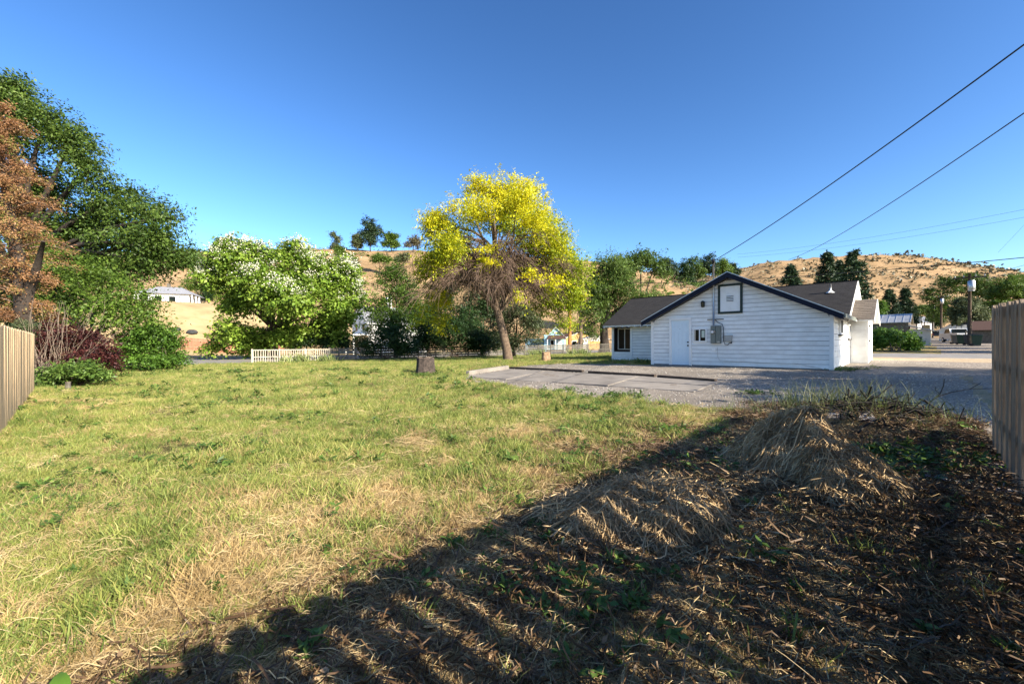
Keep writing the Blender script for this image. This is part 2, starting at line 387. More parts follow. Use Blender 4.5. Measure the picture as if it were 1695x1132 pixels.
class MB:
    """collects faces in a frame (origin, ex, ey) and links them as one mesh"""
    def __init__(s, org=(0, 0, 0), ex=(1, 0), ey=(0, 1)):
        s.v, s.f, s.uv = [], [], []
        s.org, s.ex, s.ey = org, ex, ey
    def w(s, p):
        return (s.org[0] + p[0] * s.ex[0] + p[1] * s.ey[0], s.org[1] + p[0] * s.ex[1] + p[1] * s.ey[1], s.org[2] + p[2])
    def poly(s, pts, uv=None):
        i = len(s.v); s.v += [s.w(p) for p in pts]; s.f.append(tuple(range(i, i + len(pts)))); s.uv.append(uv)
    def hexa(s, b4, t4):
        i = len(s.v); s.v += [s.w(p) for p in list(b4) + list(t4)]
        for q in ((3, 2, 1, 0), (4, 5, 6, 7), (0, 1, 5, 4), (1, 2, 6, 5), (2, 3, 7, 6), (3, 0, 4, 7)):
            s.f.append(tuple(i + k for k in q)); s.uv.append(None)
    def box(s, u0, u1, v0, v1, z0, z1):
        s.hexa([(u0, v0, z0), (u1, v0, z0), (u1, v1, z0), (u0, v1, z0)], [(u0, v0, z1), (u1, v0, z1), (u1, v1, z1), (u0, v1, z1)])
    def prism(s, pts, off):              # outline of 3-D points pushed along off
        n = len(pts); q = [tuple(p[k] + off[k] for k in range(3)) for p in pts]
        i = len(s.v); s.v += [s.w(p) for p in pts] + [s.w(p) for p in q]
        s.f.append(tuple(range(i, i + n))); s.uv.append(None)
        s.f.append(tuple(range(i + 2 * n - 1, i + n - 1, -1))); s.uv.append(None)
        for k in range(n):
            k2 = (k + 1) % n
            s.f.append((i + k, i + k2, i + n + k2, i + n + k)); s.uv.append(None)
    def tube(s, pts, rads, n=8, cap=True):
        pts = [Vector(s.w(p)) for p in pts]
        i0 = len(s.v); up = Vector((0.13, .31, .94))
        for k, p in enumerate(pts):
            d_ = (pts[min(k + 1, len(pts) - 1)] - pts[max(k - 1, 0)]).normalized()
            a_ = d_.cross(up)
            if a_.length < .05: a_ = d_.cross(Vector((1, 0, 0)))
            a_.normalize(); b_ = d_.cross(a_)
            for j in range(n):
                t = 2 * math.pi * j / n
                s.v.append(tuple(p + (a_ * math.cos(t) + b_ * math.sin(t)) * rads[k]))
        for k in range(len(pts) - 1):
            for j in range(n):
                j2 = (j + 1) % n
                s.f.append((i0 + k * n + j, i0 + k * n + j2, i0 + (k + 1) * n + j2, i0 + (k + 1) * n + j)); s.uv.append(None)
        if cap:
            s.f.append(tuple(i0 + j for j in range(n))); s.uv.append(None)
            e = i0 + (len(pts) - 1) * n
            s.f.append(tuple(e + j for j in reversed(range(n)))); s.uv.append(None)
    def build(s, name, mat, parent=None, smooth_=False, bevel=0):
        me = bpy.data.meshes.new(name)
        px_, py_, pz_ = wloc(parent)
        me.from_pydata([(x - px_, y - py_, z - pz_) for x, y, z in s.v], [], s.f)
        if any(u for u in s.uv):
            ul = me.uv_layers.new(name='UVMap')
            k = 0
            for f, u in zip(s.f, s.uv):
                for j in range(len(f)):
                    if u: ul.data[k].uv = u[j]
                    k += 1
        me.materials.append(mat)
        if smooth_: me.polygons.foreach_set('use_smooth', [True] * len(me.polygons))
        o = bpy.data.objects.new(name, me); C.objects.link(o)
        if parent is not None: o.parent = parent
        if bevel:
            b = o.modifiers.new('b', 'BEVEL'); b.width = bevel; b.segments = 2
        return o
def tag(o, label=None, cat=None, group=None, kind=None):
    if label: o['label'] = label
    if cat: o['category'] = cat
    if group: o['group'] = group
    if kind: o['kind'] = kind
    return o
def thing(name, label, cat, loc=(0, 0, 0), group=None):
    o = bpy.data.objects.new(name, None); C.objects.link(o); o.location = loc; o.empty_display_size = .3
    return tag(o, label, cat, group)
def link_copy(src, parent, loc, rot=None, scale=None):
    o = src.copy(); C.objects.link(o); o.parent = parent; o.location = loc
    if rot is not None: o.rotation_euler = rot
    if scale is not None: o.scale = scale
    return o
def copy_thing(root, loc, rz, label, group=None):
    r = root.copy(); C.objects.link(r); r.location = loc; r.rotation_euler = (0, 0, rz); tag(r, label, None, group)
    for ch in root.children:
        c = ch.copy(); C.objects.link(c); c.parent = r
        for g in ch.children:
            q = g.copy(); C.objects.link(q); q.parent = c
    return r
def unit(v):
    return v / np.maximum(np.linalg.norm(v, axis=-1, keepdims=True), 1e-9)
def ribbons(Pt, W, rng):
    """Pt (N,K,3), W (N,K) -> flat bent strips"""
    n, k, _ = Pt.shape
    tan = unit(np.gradient(Pt, axis=1))
    rv = unit(rng.normal(size=(n, 1, 3)))
    side = unit(np.cross(tan, np.broadcast_to(rv, Pt.shape))) * (W[..., None] / 2)
    V = np.stack([Pt - side, Pt + side], 2).reshape(-1, 3)
    base = np.arange(n)[:, None] * (2 * k) + np.arange(k - 1)[None] * 2
    F = np.stack([base, base + 1, base + 3, base + 2], -1).reshape(-1, 4)
    return V, F
def tubes(Pt, R, sides=3):
    n, k, _ = Pt.shape
    tan = unit(np.gradient(Pt, axis=1))
    ref = np.where(np.abs(tan[..., 2:3]) > .9, np.array([1., 0, 0]), np.array([0, 0, 1.]))
    a_ = unit(np.cross(tan, ref)); b_ = np.cross(tan, a_)
    th = np.arange(sides) * 2 * np.pi / sides
    V = Pt[:, :, None] + (a_[:, :, None] * np.cos(th)[:, None] + b_[:, :, None] * np.sin(th)[:, None]) * R[:, :, None, None]
    idx = np.arange(n * k * sides).reshape(n, k, sides)
    F = np.stack([idx[:, :-1], np.roll(idx, -1, 2)[:, :-1], np.roll(idx, -1, 2)[:, 1:], idx[:, 1:]], -1).reshape(-1, 4)
    return V.reshape(-1, 3), F
def leaves(pos, nrm, dirv, ln, wd, fold=.18):
    """rhombic folded blades: pos (N,3) the stalk end"""
    dirv = unit(dirv - nrm * np.sum(dirv * nrm, -1, keepdims=True))
    sd = np.cross(nrm, dirv)
    ln = ln[:, None]; wd = wd[:, None]
    mid = pos + dirv * ln * .45 + nrm * (wd * fold)
    V = np.stack([pos, mid + sd * wd * .5, pos + dirv * ln, mid - sd * wd * .5], 1).reshape(-1, 3)
    F = np.arange(len(pos) * 4).reshape(-1, 4)
    return V, F

# ------------------------------------------------------------------ the ground, cut by what covers it
def poly_mask(a, b, pts):
    inside = np.zeros(np.shape(a), bool)
    n = len(pts)
    for i in range(n):
        a0, b0 = pts[i]; a1, b1 = pts[(i + 1) % n]
        c = ((b0 > b) != (b1 > b)) & (a < (a1 - a0) * (b - b0) / ((b1 - b0) or 1e-9) + a0)
        inside ^= c
    return inside
DRIVE_POLY = [ab(*at(*p)) for p in ((768, 627), (850, 641), (960, 655), (1080, 667), (1200, 676), (1330, 682), (1440, 688), (1560, 694))] + \
             [(-.95, 8.2), (-.95, 30), (2.4, 30), (2.4, 19.1), (9.3, 19.1)] + [ab(*at(*p)) for p in ((1050, 604), (980, 603), (905, 603), (850, 608), (778, 618))]
def gravel_amount(a, b):
    """soft version of the drive outline, for the gravel that has crept into the grass"""
    wob = (fbm(a * .9 + 3, b * .9, 3) - .5) * .9
    tot = np.zeros(np.shape(a))
    for k, (da, db) in enumerate(((0, 0), (.35, .35), (-.35, .35), (.35, -.35), (-.35, -.35), (.8, 0), (-.8, 0), (0, .8), (0, -.8))):
        tot = tot + poly_mask(a + da + wob, b + db + wob * .6, DRIVE_POLY)
    return tot / 9.0
def soil_shade_amount(a, b):
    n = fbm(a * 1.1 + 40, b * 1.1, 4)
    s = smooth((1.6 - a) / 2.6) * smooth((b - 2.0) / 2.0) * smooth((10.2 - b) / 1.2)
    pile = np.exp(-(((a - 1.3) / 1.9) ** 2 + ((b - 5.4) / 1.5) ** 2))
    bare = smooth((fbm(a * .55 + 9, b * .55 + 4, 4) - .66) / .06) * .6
    shade_strip = smooth((2.7 - a) / 1.0) * .16  # darkens the ground colour across the fence shadow to deepen its shade
    return np.clip(np.maximum(np.maximum(s * 1.1, pile * .9), np.maximum(bare, shade_strip)) + (n - .5) * .9 * np.maximum(s, pile), 0, 1)
def green_amount(x, y):
    a, b = ab(x, y)
    n = fbm(x * .75 + 3, y * .75 + 8, 4); n2 = fbm(x * 2.6 + 13, y * 2.6, 3)
    base = .93 + 1.7 * (n - .5) + 1.5 * (n2 - .5)
    base = base + .22 * smooth((y - 4) / 6) + .18 * smooth((y - 14) / 8)
    base = base - .42 * np.exp(-((a - 3.0) / .9) ** 2)                    # parched strip along the fence shadow
    base = base - 1.0 * smooth((2.6 - a) / .7) - .10 * smooth((2.4 - y) / 1.0)
    base = base - .18 * np.exp(-((b + .1) / .9) ** 2 - ((a - 4.5) / 3) ** 2)
    base = base - .30 * np.exp(-((x + 11) / 3.5) ** 2 - ((y - 10.5) / 1.6) ** 2)
    base = base - .28 * np.exp(-((x - .2) / 2.6) ** 2 - ((y - 6.6) / .9) ** 2)
    return np.clip(base, 0, 1)
def build_ground():
    rr = np.concatenate([[0.0], np.geomspace(.35, 1600, 440)])
    th = np.concatenate([np.radians(np.linspace(-66, 66, 450)), np.radians(np.linspace(70, 290, 45))])
    n, k = len(rr), len(th)
    R_, T_ = np.meshgrid(rr, th, indexing='ij')
    X = R_ * np.sin(T_); Y = R_ * np.cos(T_)
    Z = gz(X, Y)
    V = np.stack([X, Y, Z], -1).reshape(-1, 3)
    idx = np.arange(n * k).reshape(n, k)
    nx = np.roll(idx, -1, 1)
    F = np.stack([idx[:-1], idx[1:], nx[1:], nx[:-1]], -1).reshape(-1, 4)
    ctr = V[F].mean(1)
    a, b = ab(ctr[:, 0], ctr[:, 1]); r = np.hypot(ctr[:, 0], ctr[:, 1])
    wob = (fbm(ctr[:, 0] * .8, ctr[:, 1] * .8, 3) - .5) * .5
    cat = np.zeros(len(F), int)
    cat[(a > 54 + wob * 8) | (r > 95) | ((b > 62) & (a > 8))] = 1
    cat[(a > 54 + wob * 8) & (r < 128) & (b < 60)] = 6
    cat[(a > 37 + wob) & (a < 52 + wob) & (r < 140)] = 2
    cat[(a > -6.5 + wob) & (a < -1.2 + wob) & (b > -30) & (b < 150)] = 3
    cat[(a > -6.5 + wob) & (a < 1.3 + wob * .5) & (b >= 19) & (b < 31)] = 3
    cat[poly_mask(a + wob * .4, b + wob * .5, DRIVE_POLY)] = 4
    cat[(b > 27 + wob) & (b < 30.5) & (a < 6) & (a > -45)] = 5
    cat[(b >= 30.5) & (b < 36.5 + wob) & (a < 9) & (a > -45)] = 2
    names = {0: ('lawn', GM['lawn']), 1: ('dry_hillside', GM['hill']), 2: ('street', GM['street']), 3: ('alley_road', GM['alley']),
             4: ('gravel_driveway', GM['driveway']), 5: ('road_shoulder', GM['shoulder']),
             6: ('dry_meadow', GM['meadow'])}
    for c_, (nm, m_) in names.items():
        f = F[cat == c_]
        u, inv = np.unique(f, return_inverse=True)
        vv = V[u]
        va, vb = ab(vv[:, 0], vv[:, 1])
        at_ = None
        if c_ == 0:
            at_ = {'green': green_amount(vv[:, 0], vv[:, 1]), 'soil': soil_shade_amount(va, vb), 'gravel': gravel_amount(va, vb)}
        o = np_mesh(nm, vv, inv.reshape(-1, 4), m_, attrs=at_, smooth_=True)
        o['kind'] = 'structure'
build_ground()

# ------------------------------------------------------------------ the white house
A2, B2 = (AX, AY), (BX, BY)
HX, HYY = 11.64, 15.34
HORG = (HX, HYY, 0.0)
def HM(): return MB(HORG, A2, B2)
def HP(u, v, z): return (HX + u * AX + v * BX, HYY + u * AY + v * BY, z)
house = thing('house', 'white single storey clapboard house with dark shingle roofs and navy gable trim', 'house', HP(3.4, 5, .5))
m = HM()
m.box(.02, 6.88, .02, 9.9, .1, .60)
m.box(6.9, 11.26, 3.84, 9.9, .1, .55)
m.build('foundation', M['found'], house)
RZ = lambda u: 4.30 - .5 * abs(u - 3.45)
m = HM()
m.prism([(.02, .02, .6), (6.88, .02, .6), (6.88, .02, RZ(6.88)), (3.45, .02, RZ(3.45)), (.02, .02, RZ(.02))], (0, 4.5, 0))
m.build('wall', M['white'], house)
m = HM(); m.prism([(.05, .005, .58), (6.85, .005, .58), (6.85, .005, RZ(6.85)), (3.45, .005, RZ(3.45)), (.05, .005, RZ(.05))], (0, .014, 0)); m.build('shade_sheathing', M['gap_shade'], house)  # dark sheet behind the boards, colouring shade into the siding gaps
m = HM(); m.box(6.5, 9.94, 3.845, 3.858, .52, 2.58); m.build('shade_sheathing', M['gap_shade'], house)
m = HM(); m.box(.002, .018, .1, 5.16, .58, 2.55); m.build('shade_sheathing', M['gap_shade'], house)
m = HM()                                                               # main body, ridge along the front
WZ = lambda v: 4.36 - .53 * abs(v - 6.9)
m.prism([(.05, 3.86, .5), (.05, 9.9, .5), (.05, 9.9, WZ(9.9)), (.05, 6.9, WZ(6.9)), (.05, 3.86, WZ(3.86))], (9.98, 0, 0))
m.box(10.03, 11.26, 4.25, 9.9, .5, 2.6)
m.build('wall', M['white'], house)
# siding of the front gable, board over board
zb, ex = .60, .172
k = 0
def gable_lim(z):
    half = (4.30 - z) / .5
    return max(.10, 3.45 - half), min(6.80, 3.45 + half)
while zb < 4.15:
    zt = min(zb + ex, 4.2)
    (l0, r0), (l1, r1) = gable_lim(zb), gable_lim(zt)
    if r1 - l1 < .1: break
    cuts = [0, 1] if k % 3 else [0, .35 + .3 * random.random(), 1]
    for c0, c1 in zip(cuts[:-1], cuts[1:]):
        e = .003
        ub0, ub1 = l0 + (r0 - l0) * c0 + e * (c0 > 0), l0 + (r0 - l0) * c1
        ut0, ut1 = l1 + (r1 - l1) * c0 + e * (c0 > 0), l1 + (r1 - l1) * c1
        if zt < 2.6: ut0, ut1 = ub0, ub1
        th_ = .024 + random.uniform(-.002, .002); dz = random.uniform(-.003, .003)
        m = HM()
        m.hexa([(ub0, -th_, zb + dz), (ub1, -th_, zb + dz), (ub1, .004, zb + dz), (ub0, .004, zb + dz)],
               [(ut0, -.006, zt - .016), (ut1, -.006, zt - .016), (ut1, .004, zt - .016), (ut0, .004, zt - .016)])
        m.build('siding_board', M['siding'], house)
    zb += ex; k += 1
# siding of the wing
zb = .56
while zb < 2.55:
    th_ = .024
    m = HM(); m.hexa([(6.5, 3.85 - th_, zb), (9.94, 3.85 - th_, zb), (9.94, 3.844, zb), (6.5, 3.844, zb)],
                     [(6.5, 3.838, zb + .152), (9.94, 3.838, zb + .152), (9.94, 3.844, zb + .152), (6.5, 3.844, zb + .152)])
    m.build('siding_board', M['siding'], house)
    if zb < 1.0:
        m = HM(); m.hexa([(10.06, 3.85 - th_, zb), (11.16, 3.85 - th_, zb), (11.16, 4.28, zb), (10.06, 4.28, zb)],
                         [(10.06, 3.846, zb + .152), (11.16, 3.846, zb + .152), (11.16, 4.28, zb + .152), (10.06, 4.28, zb + .152)])
        m.build('siding_board', M['siding'], house)
    zb += .168
for (u0, u1, v0, v1, z0, z1) in ((-.03, .10, -.035, .10, .55, 2.57), (6.80, 6.93, -.035, .10, .55, 2.57), (9.94, 10.06, 3.80, 4.0, .5, 2.58), (11.16, 11.29, 3.80, 4.3, .5, 2.58),
                                 (-.035, .06, 3.75, 3.87, .55, 2.62)):
    m = HM(); m.box(u0, u1, v0, v1, z0, z1); m.build('corner_board', M['trimwhite'], house)
# shake courses on the sunny side wall
zb = .60
k = 0
while zb < 2.5:
    v0 = .10 + (.0 if k % 2 else -.28)
    while v0 < 5.1:
        a0, a1 = max(.10, v0 + .004), min(5.15, v0 + .61)
        if a1 - a0 > .05:
            t_ = .02 + random.uniform(-.004, .004); dz = random.uniform(-.006, .006)
            m = HM(); m.hexa([(-t_, a0, zb + dz), (.001, a0, zb + dz), (.001, a1, zb + dz), (-t_, a1, zb + dz)],
                             [(-.003, a0, zb + .203), (.001, a0, zb + .203), (.001, a1, zb + .203), (-.003, a1, zb + .203)])
            m.build('wall_shingle', M['siding'], house)
        v0 += .615
    zb += .215; k += 1
# roofs: sheathing plus lapped courses
def courses(m, e0, e1, r0, r1, n):
    """lapped strips from eave edge e0-e1 up to ridge edge r0-r1"""
    e0, e1, r0, r1 = map(np.array, (e0, e1, r0, r1))
    ln = np.linalg.norm(e1 - e0); hh = np.linalg.norm(r0 - e0)
    nn = np.cross(e1 - e0, r0 - e0); nn = nn / np.linalg.norm(nn)
    if nn[2] < 0: nn = -nn
    for i in range(n):
        t0, t1 = i / n, (i + 1) / n
        p0, p1 = e0 + (r0 - e0) * t0, e1 + (r1 - e1) * t0
        q0, q1 = e0 + (r0 - e0) * t1, e1 + (r1 - e1) * t1
        lo, hi = nn * .016, nn * .004
        m.poly([p0 + lo, p1 + lo, q1 + hi, q0 + hi], [(0, t0 * hh), (ln, t0 * hh), (ln, t1 * hh), (0, t1 * hh)])
        m.poly([p0, p1, p1 + lo, p0 + lo], [(0, t0 * hh), (ln, t0 * hh), (ln, t0 * hh), (0, t0 * hh)])
def slab(m, e0, e1, r0, r1, t):
    m.hexa([(p[0], p[1], p[2] - t) for p in (e0, e1, r1, r0)], [e0, e1, r1, r0])
RF = lambda u: 4.49 - .5 * abs(u - 3.45)
roof = HM()
slab(roof, (-.31, -.33, RF(-.31) - .02), (-.31, 7.0, RF(-.31) - .02), (3.45, -.33, 4.47), (3.45, 7.0, 4.47), .10)
slab(roof, (7.21, -.33, RF(7.21) - .02), (7.21, 7.0, RF(7.21) - .02), (3.45, -.33, 4.47), (3.45, 7.0, 4.47), .10)
ro = roof.build('roof', M['greybox'], house)
sh = HM()
courses(sh, (-.34, -.37, RF(-.31) - .01), (-.34, 7.0, RF(-.31) - .01), (3.45, -.37, 4.485), (3.45, 7.0, 4.485), 27)
courses(sh, (7.24, 7.0, RF(7.21) - .01), (7.24, -.37, RF(7.21) - .01), (3.45, 7.0, 4.485), (3.45, -.37, 4.485), 27)
MZ = lambda v: 4.55 - .53 * abs(v - 6.9)
mr = HM()
slab(mr, (-.15, 3.30, MZ(3.30)), (11.60, 3.30, MZ(3.30)), (-.15, 6.9, 4.55), (11.60, 6.9, 4.55), .09)
slab(mr, (-.15, 10.5, MZ(10.5)), (11.60, 10.5, MZ(10.5)), (-.15, 6.9, 4.55), (11.60, 6.9, 4.55), .09)
mro = mr.build('roof', M['trimwhite'], house)
sh2 = HM()
courses(sh2, (11.63, 3.27, MZ(3.27) + .002), (-.17, 3.27, MZ(3.27) + .002), (11.63, 6.9, 4.557), (-.17, 6.9, 4.557), 29)
tag(sh.build('shingle_course', M['roof'], ro), kind='stuff')
tag(sh2.build('shingle_course', M['roof'], mro), kind='stuff')
m = HM(); m.box(-.2, 11.66, 6.82, 6.98, 4.54, 4.575); m.build('ridge_cap', M['roof'], mro)
# navy barge boards with a pale drip edge
for s0, s1 in ((-.35, 3.45), (7.25, 3.45)):
    z0, z1 = RF(s0) - .03, 4.475
    m = HM(); m.prism([(s0, -.40, z0), (s1, -.40, z1), (s1, -.40, z1 - .215), (s0, -.40, z0 - .19)], (0, .045, 0)); m.build('barge_board', M['navy'], house)
    m = HM(); m.prism([(s0 - .01 * (1 if s0 < s1 else -1), -.415, z0 + .035), (s1, -.415, z1 + .035), (s1, -.415, z1 + .004), (s0, -.415, z0 + .004)], (0, .07, 0)); m.build('drip_edge', M['galv'], house)
m = HM(); m.box(-.40, -.345, -.36, 3.28, RF(-.31) - .16, RF(-.31) - .02); m.build('gutter', M['meter'], house)
for s0, s1 in ((3.27, 6.9), (10.53, 6.9)):
    m = HM(); m.prism([(-.19, s0, MZ(s0) - .005), (-.19, s1, 4.54), (-.19, s1, 4.36), (-.19, s0, MZ(s0) - .17)], (.035, 0, 0)); m.build('barge_board', M['trimwhite'], house)
    m = HM(); m.prism([(11.61, s0, MZ(s0) - .005), (11.61, s1, 4.54), (11.61, s1, 4.38), (11.61, s0, MZ(s0) - .15)], (.035, 0, 0)); m.build('barge_board', M['greywood'], house)
for i in range(11):
    u = 7.5 + i * .4
    m = HM(); m.box(u, u + .06, 3.30, 3.84, 2.50, 2.60); m.build('rafter_tail', M['trimwhite'], house)
# gable panel with louvres
m = HM()
for b_ in ((2.97, 3.06, 2.88, 4.02), (3.83, 3.92, 2.88, 4.02), (2.97, 3.92, 2.79, 2.88), (3.06, 3.83, 3.94, 4.03)):
    m.box(b_[0], b_[1], -.062, .0, b_[2], b_[3])
vent = m.build('vent_frame', M['green_trim'], house)
m = HM(); m.box(3.06, 3.83, -.045, .0, 2.88, 3.94); m.build('vent_panel', M['trimwhite'], vent)
m = HM()
for (u0, u1, z0, z1) in ((3.13, 3.76, 2.94, 2.955), (3.13, 3.76, 3.86, 3.875), (3.13, 3.145, 2.955, 3.86), (3.745, 3.76, 2.955, 3.86)):
    m.box(u0, u1, -.053, -.044, z0, z1)
m.build('panel_moulding', M['trimwhite'], vent)
m = HM(); m.box(3.29, 3.60, -.052, -.044, 3.27, 3.57); m.build('louvre_back', M['trimwhite'], vent)
for i in range(4):
    z = 3.30 + i * .065
    m = HM(); m.box(3.31, 3.58, -.056, -.05, z, z + .03); m.build('louvre_slot', M['black'], vent)
    m = HM(); m.prism([(3.30, -.053, z + .045), (3.30, -.075, z + .028), (3.30, -.070, z + .024), (3.30, -.053, z + .036)], (.29, 0, 0)); m.build('louvre_slat', M['trimwhite'], vent)
# door
m = HM()
m.box(5.03, 5.13, -.075, 0, .56, 2.70); m.box(5.93, 6.03, -.075, 0, .56, 2.70); m.box(5.03, 6.03, -.079, 0, 2.595, 2.71)
m.build('door_frame', M['trimwhite'], house)
m = HM(); m.box(5.13, 5.93, -.032, 0, .585, 2.592); door = m.build('door', M['door'], house)
for (u0, u1) in ((5.23, 5.47), (5.59, 5.83)):
    for (z0, z1) in ((.75, 1.32), (1.48, 2.12), (2.24, 2.46)):
        m = HM()
        for q in ((u0, u1, z0, z0 + .02), (u0, u1, z1 - .02, z1), (u0, u0 + .02, z0 + .02, z1 - .02), (u1 - .02, u1, z0 + .02, z1 - .02)):
            m.box(q[0], q[1], -.040, -.031, q[2], q[3])
        m.box(u0 + .045, u1 - .045, -.038, -.031, z0 + .045, z1 - .045)
        m.build('door_panel', M['door'], door)
for z in (1.45, 1.60):
    m = HM(); m.tube([(5.185, -.03, z), (5.185, -.05, z), (5.185, -.075, z), (5.185, -.10, z)], [.032, .02, .032, .018], 10); m.build('door_knob', M['brass'], door, True)
m = HM(); m.box(5.08, 5.98, -.16, .0, .50, .575); m.build('threshold', M['found'], house)
m = HM(); m.box(5.545, 5.56, -.04, -.03, 2.18, 2.20); m.build('peephole', M['black'], door)
# small slider window, meter boxes, conduit, lamp
def win(m_frame, u0, u1, v, z0, z1, fr, parts, mull=True, matf='trimwhite', name='window'):
    m = HM()
    for q in ((u0, u1, z0, z0 + fr), (u0, u1, z1 - fr, z1), (u0, u0 + fr, z0 + fr, z1 - fr), (u1 - fr, u1, z0 + fr, z1 - fr)):
        m.box(q[0], q[1], v - .06, v, q[2], q[3])
    if mull: m.box((u0 + u1) / 2 - fr * .45, (u0 + u1) / 2 + fr * .45, v - .055, v, z0 + fr, z1 - fr)
    w = m.build(name, M[matf], house)
    c = (u0 + u1) / 2
    for (a0, a1) in (((u0 + fr, c - fr * .45), (c + fr * .45, u1 - fr)) if mull else ((u0 + fr, u1 - fr),)):
        m = HM(); m.box(a0, a1, v - .035, v, z0 + fr, z1 - fr); m.build('pane', M['pane'], w)
    return w
w1 = win(None, 4.38, 4.98, 0, 1.60, 2.20, .055, None)
m = HM(); m.box(4.47, 4.60, -.042, -.036, 1.80, 2.10); m.build('paper_sheet', M['paper'], w1)
m = HM(); m.box(4.86, 4.92, -.042, -.036, 1.66, 2.14); m.build('curtain', M['cream'], w1)
mb = HM(); mb.box(4.0, 4.19, -.15, 0, 1.54, 2.29)
meter = mb.build('meter_box', M['meter'], house, bevel=.01)
m = HM(); m.box(3.79, 3.99, -.14, 0, 1.54, 2.29); m.build('breaker_panel', M['meter'], meter, bevel=.01)
m = HM(); m.tube([(4.09, -.15, 2.03), (4.09, -.20, 2.03), (4.09, -.235, 2.03)], [.085, .085, .07], 16); m.build('meter_dial', M['galv'], meter, True)
m = HM(); m.tube([(4.09, -.236, 2.03), (4.09, -.242, 2.03)], [.055, .055], 16); m.build('dial_face', M['trimwhite'], meter)
m = HM(); m.box(3.82, 3.92, -.146, -.14, 1.58, 1.63); m.build('maker_plate', M['cream'], meter)
m = HM(); m.tube([(4.09, -.08, 2.29), (4.09, -.08, 4.95)], [.035, .035], 10); mast = m.build('service_mast', M['galv'], house, True)
m = HM(); m.tube([(4.09, -.08, 4.95), (4.09, -.10, 5.02), (4.06, -.22, 5.06), (4.04, -.28, 5.00)], [.05, .07, .07, .05], 10); m.build('weather_head', M['black'], mast, True)
for z in (2.9, 3.35, 3.8): m = HM(); m.box(4.03, 4.15, -.12, 0, z, z + .03); m.build('pipe_strap', M['galv'], mast)
m = HM(); m.box(3.70, 4.36, -.05, -.005, 2.55, 2.59); m.build('batten', M['greywood'], house)
m = HM(); m.tube([(4.02, -.05, 2.55), (3.95, -.06, 2.45), (3.75, -.06, 2.36), (3.70, -.06, 2.2), (3.69, -.06, 1.65), (3.64, -.06, 1.50), (3.52, -.06, 1.49), (3.44, -.06, 1.58)], [.013] * 8, 6); m.build('cable', M['wire'], house)
m = HM(); m.box(3.36, 3.64, -.12, 0, 1.63, 1.87); jb = m.build('junction_box', M['greybox'], house, bevel=.008)
m = HM(); m.box(3.345, 3.655, -.13, 0, 1.85, 1.88); m.build('box_lid', M['greybox'], jb)
m = HM(); m.tube([(3.40, -.03, 1.60), (3.40, -.05, 1.54)], [.03, .03], 8); m.build('cable_gland', M['black'], jb)
m = HM(); m.box(4.02, 4.17, -.045, 0, 1.22, 1.34); m.build('outlet_cover', M['trimwhite'], house)
m = HM(); m.tube([(3.95, -.03, 1.38), (3.93, -.03, .95), (3.85, -.03, .82), (3.3, -.03, .79), (2.2, -.03, .77), (1.2, -.03, .76), (.9, -.03, .73), (.3, -.03, .60), (.0, -.08, .5)], [.006] * 9, 5); m.build('cable', M['greybox'], house)
m = HM(); m.tube([(4.52, -.12, 3.40), (4.52, -.12, 3.37), (4.52, -.12, 3.32), (4.52, -.12, 3.31)], [.015, .06, .095, .02], 6); lamp = m.build('wall_lantern', M['black'], house)
m = HM(); m.box(4.47, 4.57, -.03, 0, 3.15, 3.36); m.box(4.50, 4.54, -.12, -.03, 3.36, 3.385); m.build('lamp_bracket', M['black'], lamp)
m = HM(); m.tube([(4.52, -.12, 3.31), (4.52, -.12, 3.14)], [.07, .05], 6); m.build('lamp_glass', glassmat('amber_glass', (.12, .10, .05), .15), lamp)
m = HM()
for j in range(6):
    t = j * math.pi / 3
    m.tube([(4.52 + .078 * math.cos(t), -.12 + .078 * math.sin(t), 3.31), (4.52 + .056 * math.cos(t), -.12 + .056 * math.sin(t), 3.12)], [.009, .009], 4)
m.tube([(4.52, -.12, 3.14), (4.52, -.12, 3.11)], [.062, .03], 6)
m.build('lamp_cage', M['black'], lamp)
# wing picture window in its dark recess
m = HM(); m.box(10.06, 11.16, 4.12, 4.24, 1.10, 2.60); m.build('window_recess', M['dark'], house)
m = HM(); m.box(10.05, 10.09, 3.86, 4.12, 1.08, 2.58); m.box(11.13, 11.165, 3.86, 4.12, 1.08, 2.58); m.box(10.09, 11.13, 3.86, 4.12, 1.06, 1.13); m.box(10.09, 11.13, 3.86, 4.12, 2.50, 2.58)
m.build('recess_lining', M['dark'], house)
win(None, 10.10, 11.02, 4.12, 1.18, 2.47, .055, None, True, 'cream')
# side wall windows
def side_win(v0, v1, z0, z1):
    m = HM()
    for q in ((v0, v1, z0, z0 + .07), (v0, v1, z1 - .07, z1), (v0, v0 + .08, z0 + .07, z1 - .07), (v1 - .08, v1, z0 + .07, z1 - .07)):
        m.box(-.075, 0, q[0], q[1], q[2], q[3])
    w = m.build('window', M['trimwhite'], house)
    m = HM(); m.box(-.045, 0, v0 + .08, v1 - .08, z0 + .07, z1 - .07); m.build('pane', M['pane'], w)
    m = HM(); m.box(-.11, 0, v0 - .05, v1 + .05, z0 - .05, z0); m.build('sill', M['dark'], w)
side_win(1.45, 2.35, 1.88, 2.52); side_win(4.35, 4.95, 1.75, 2.40)
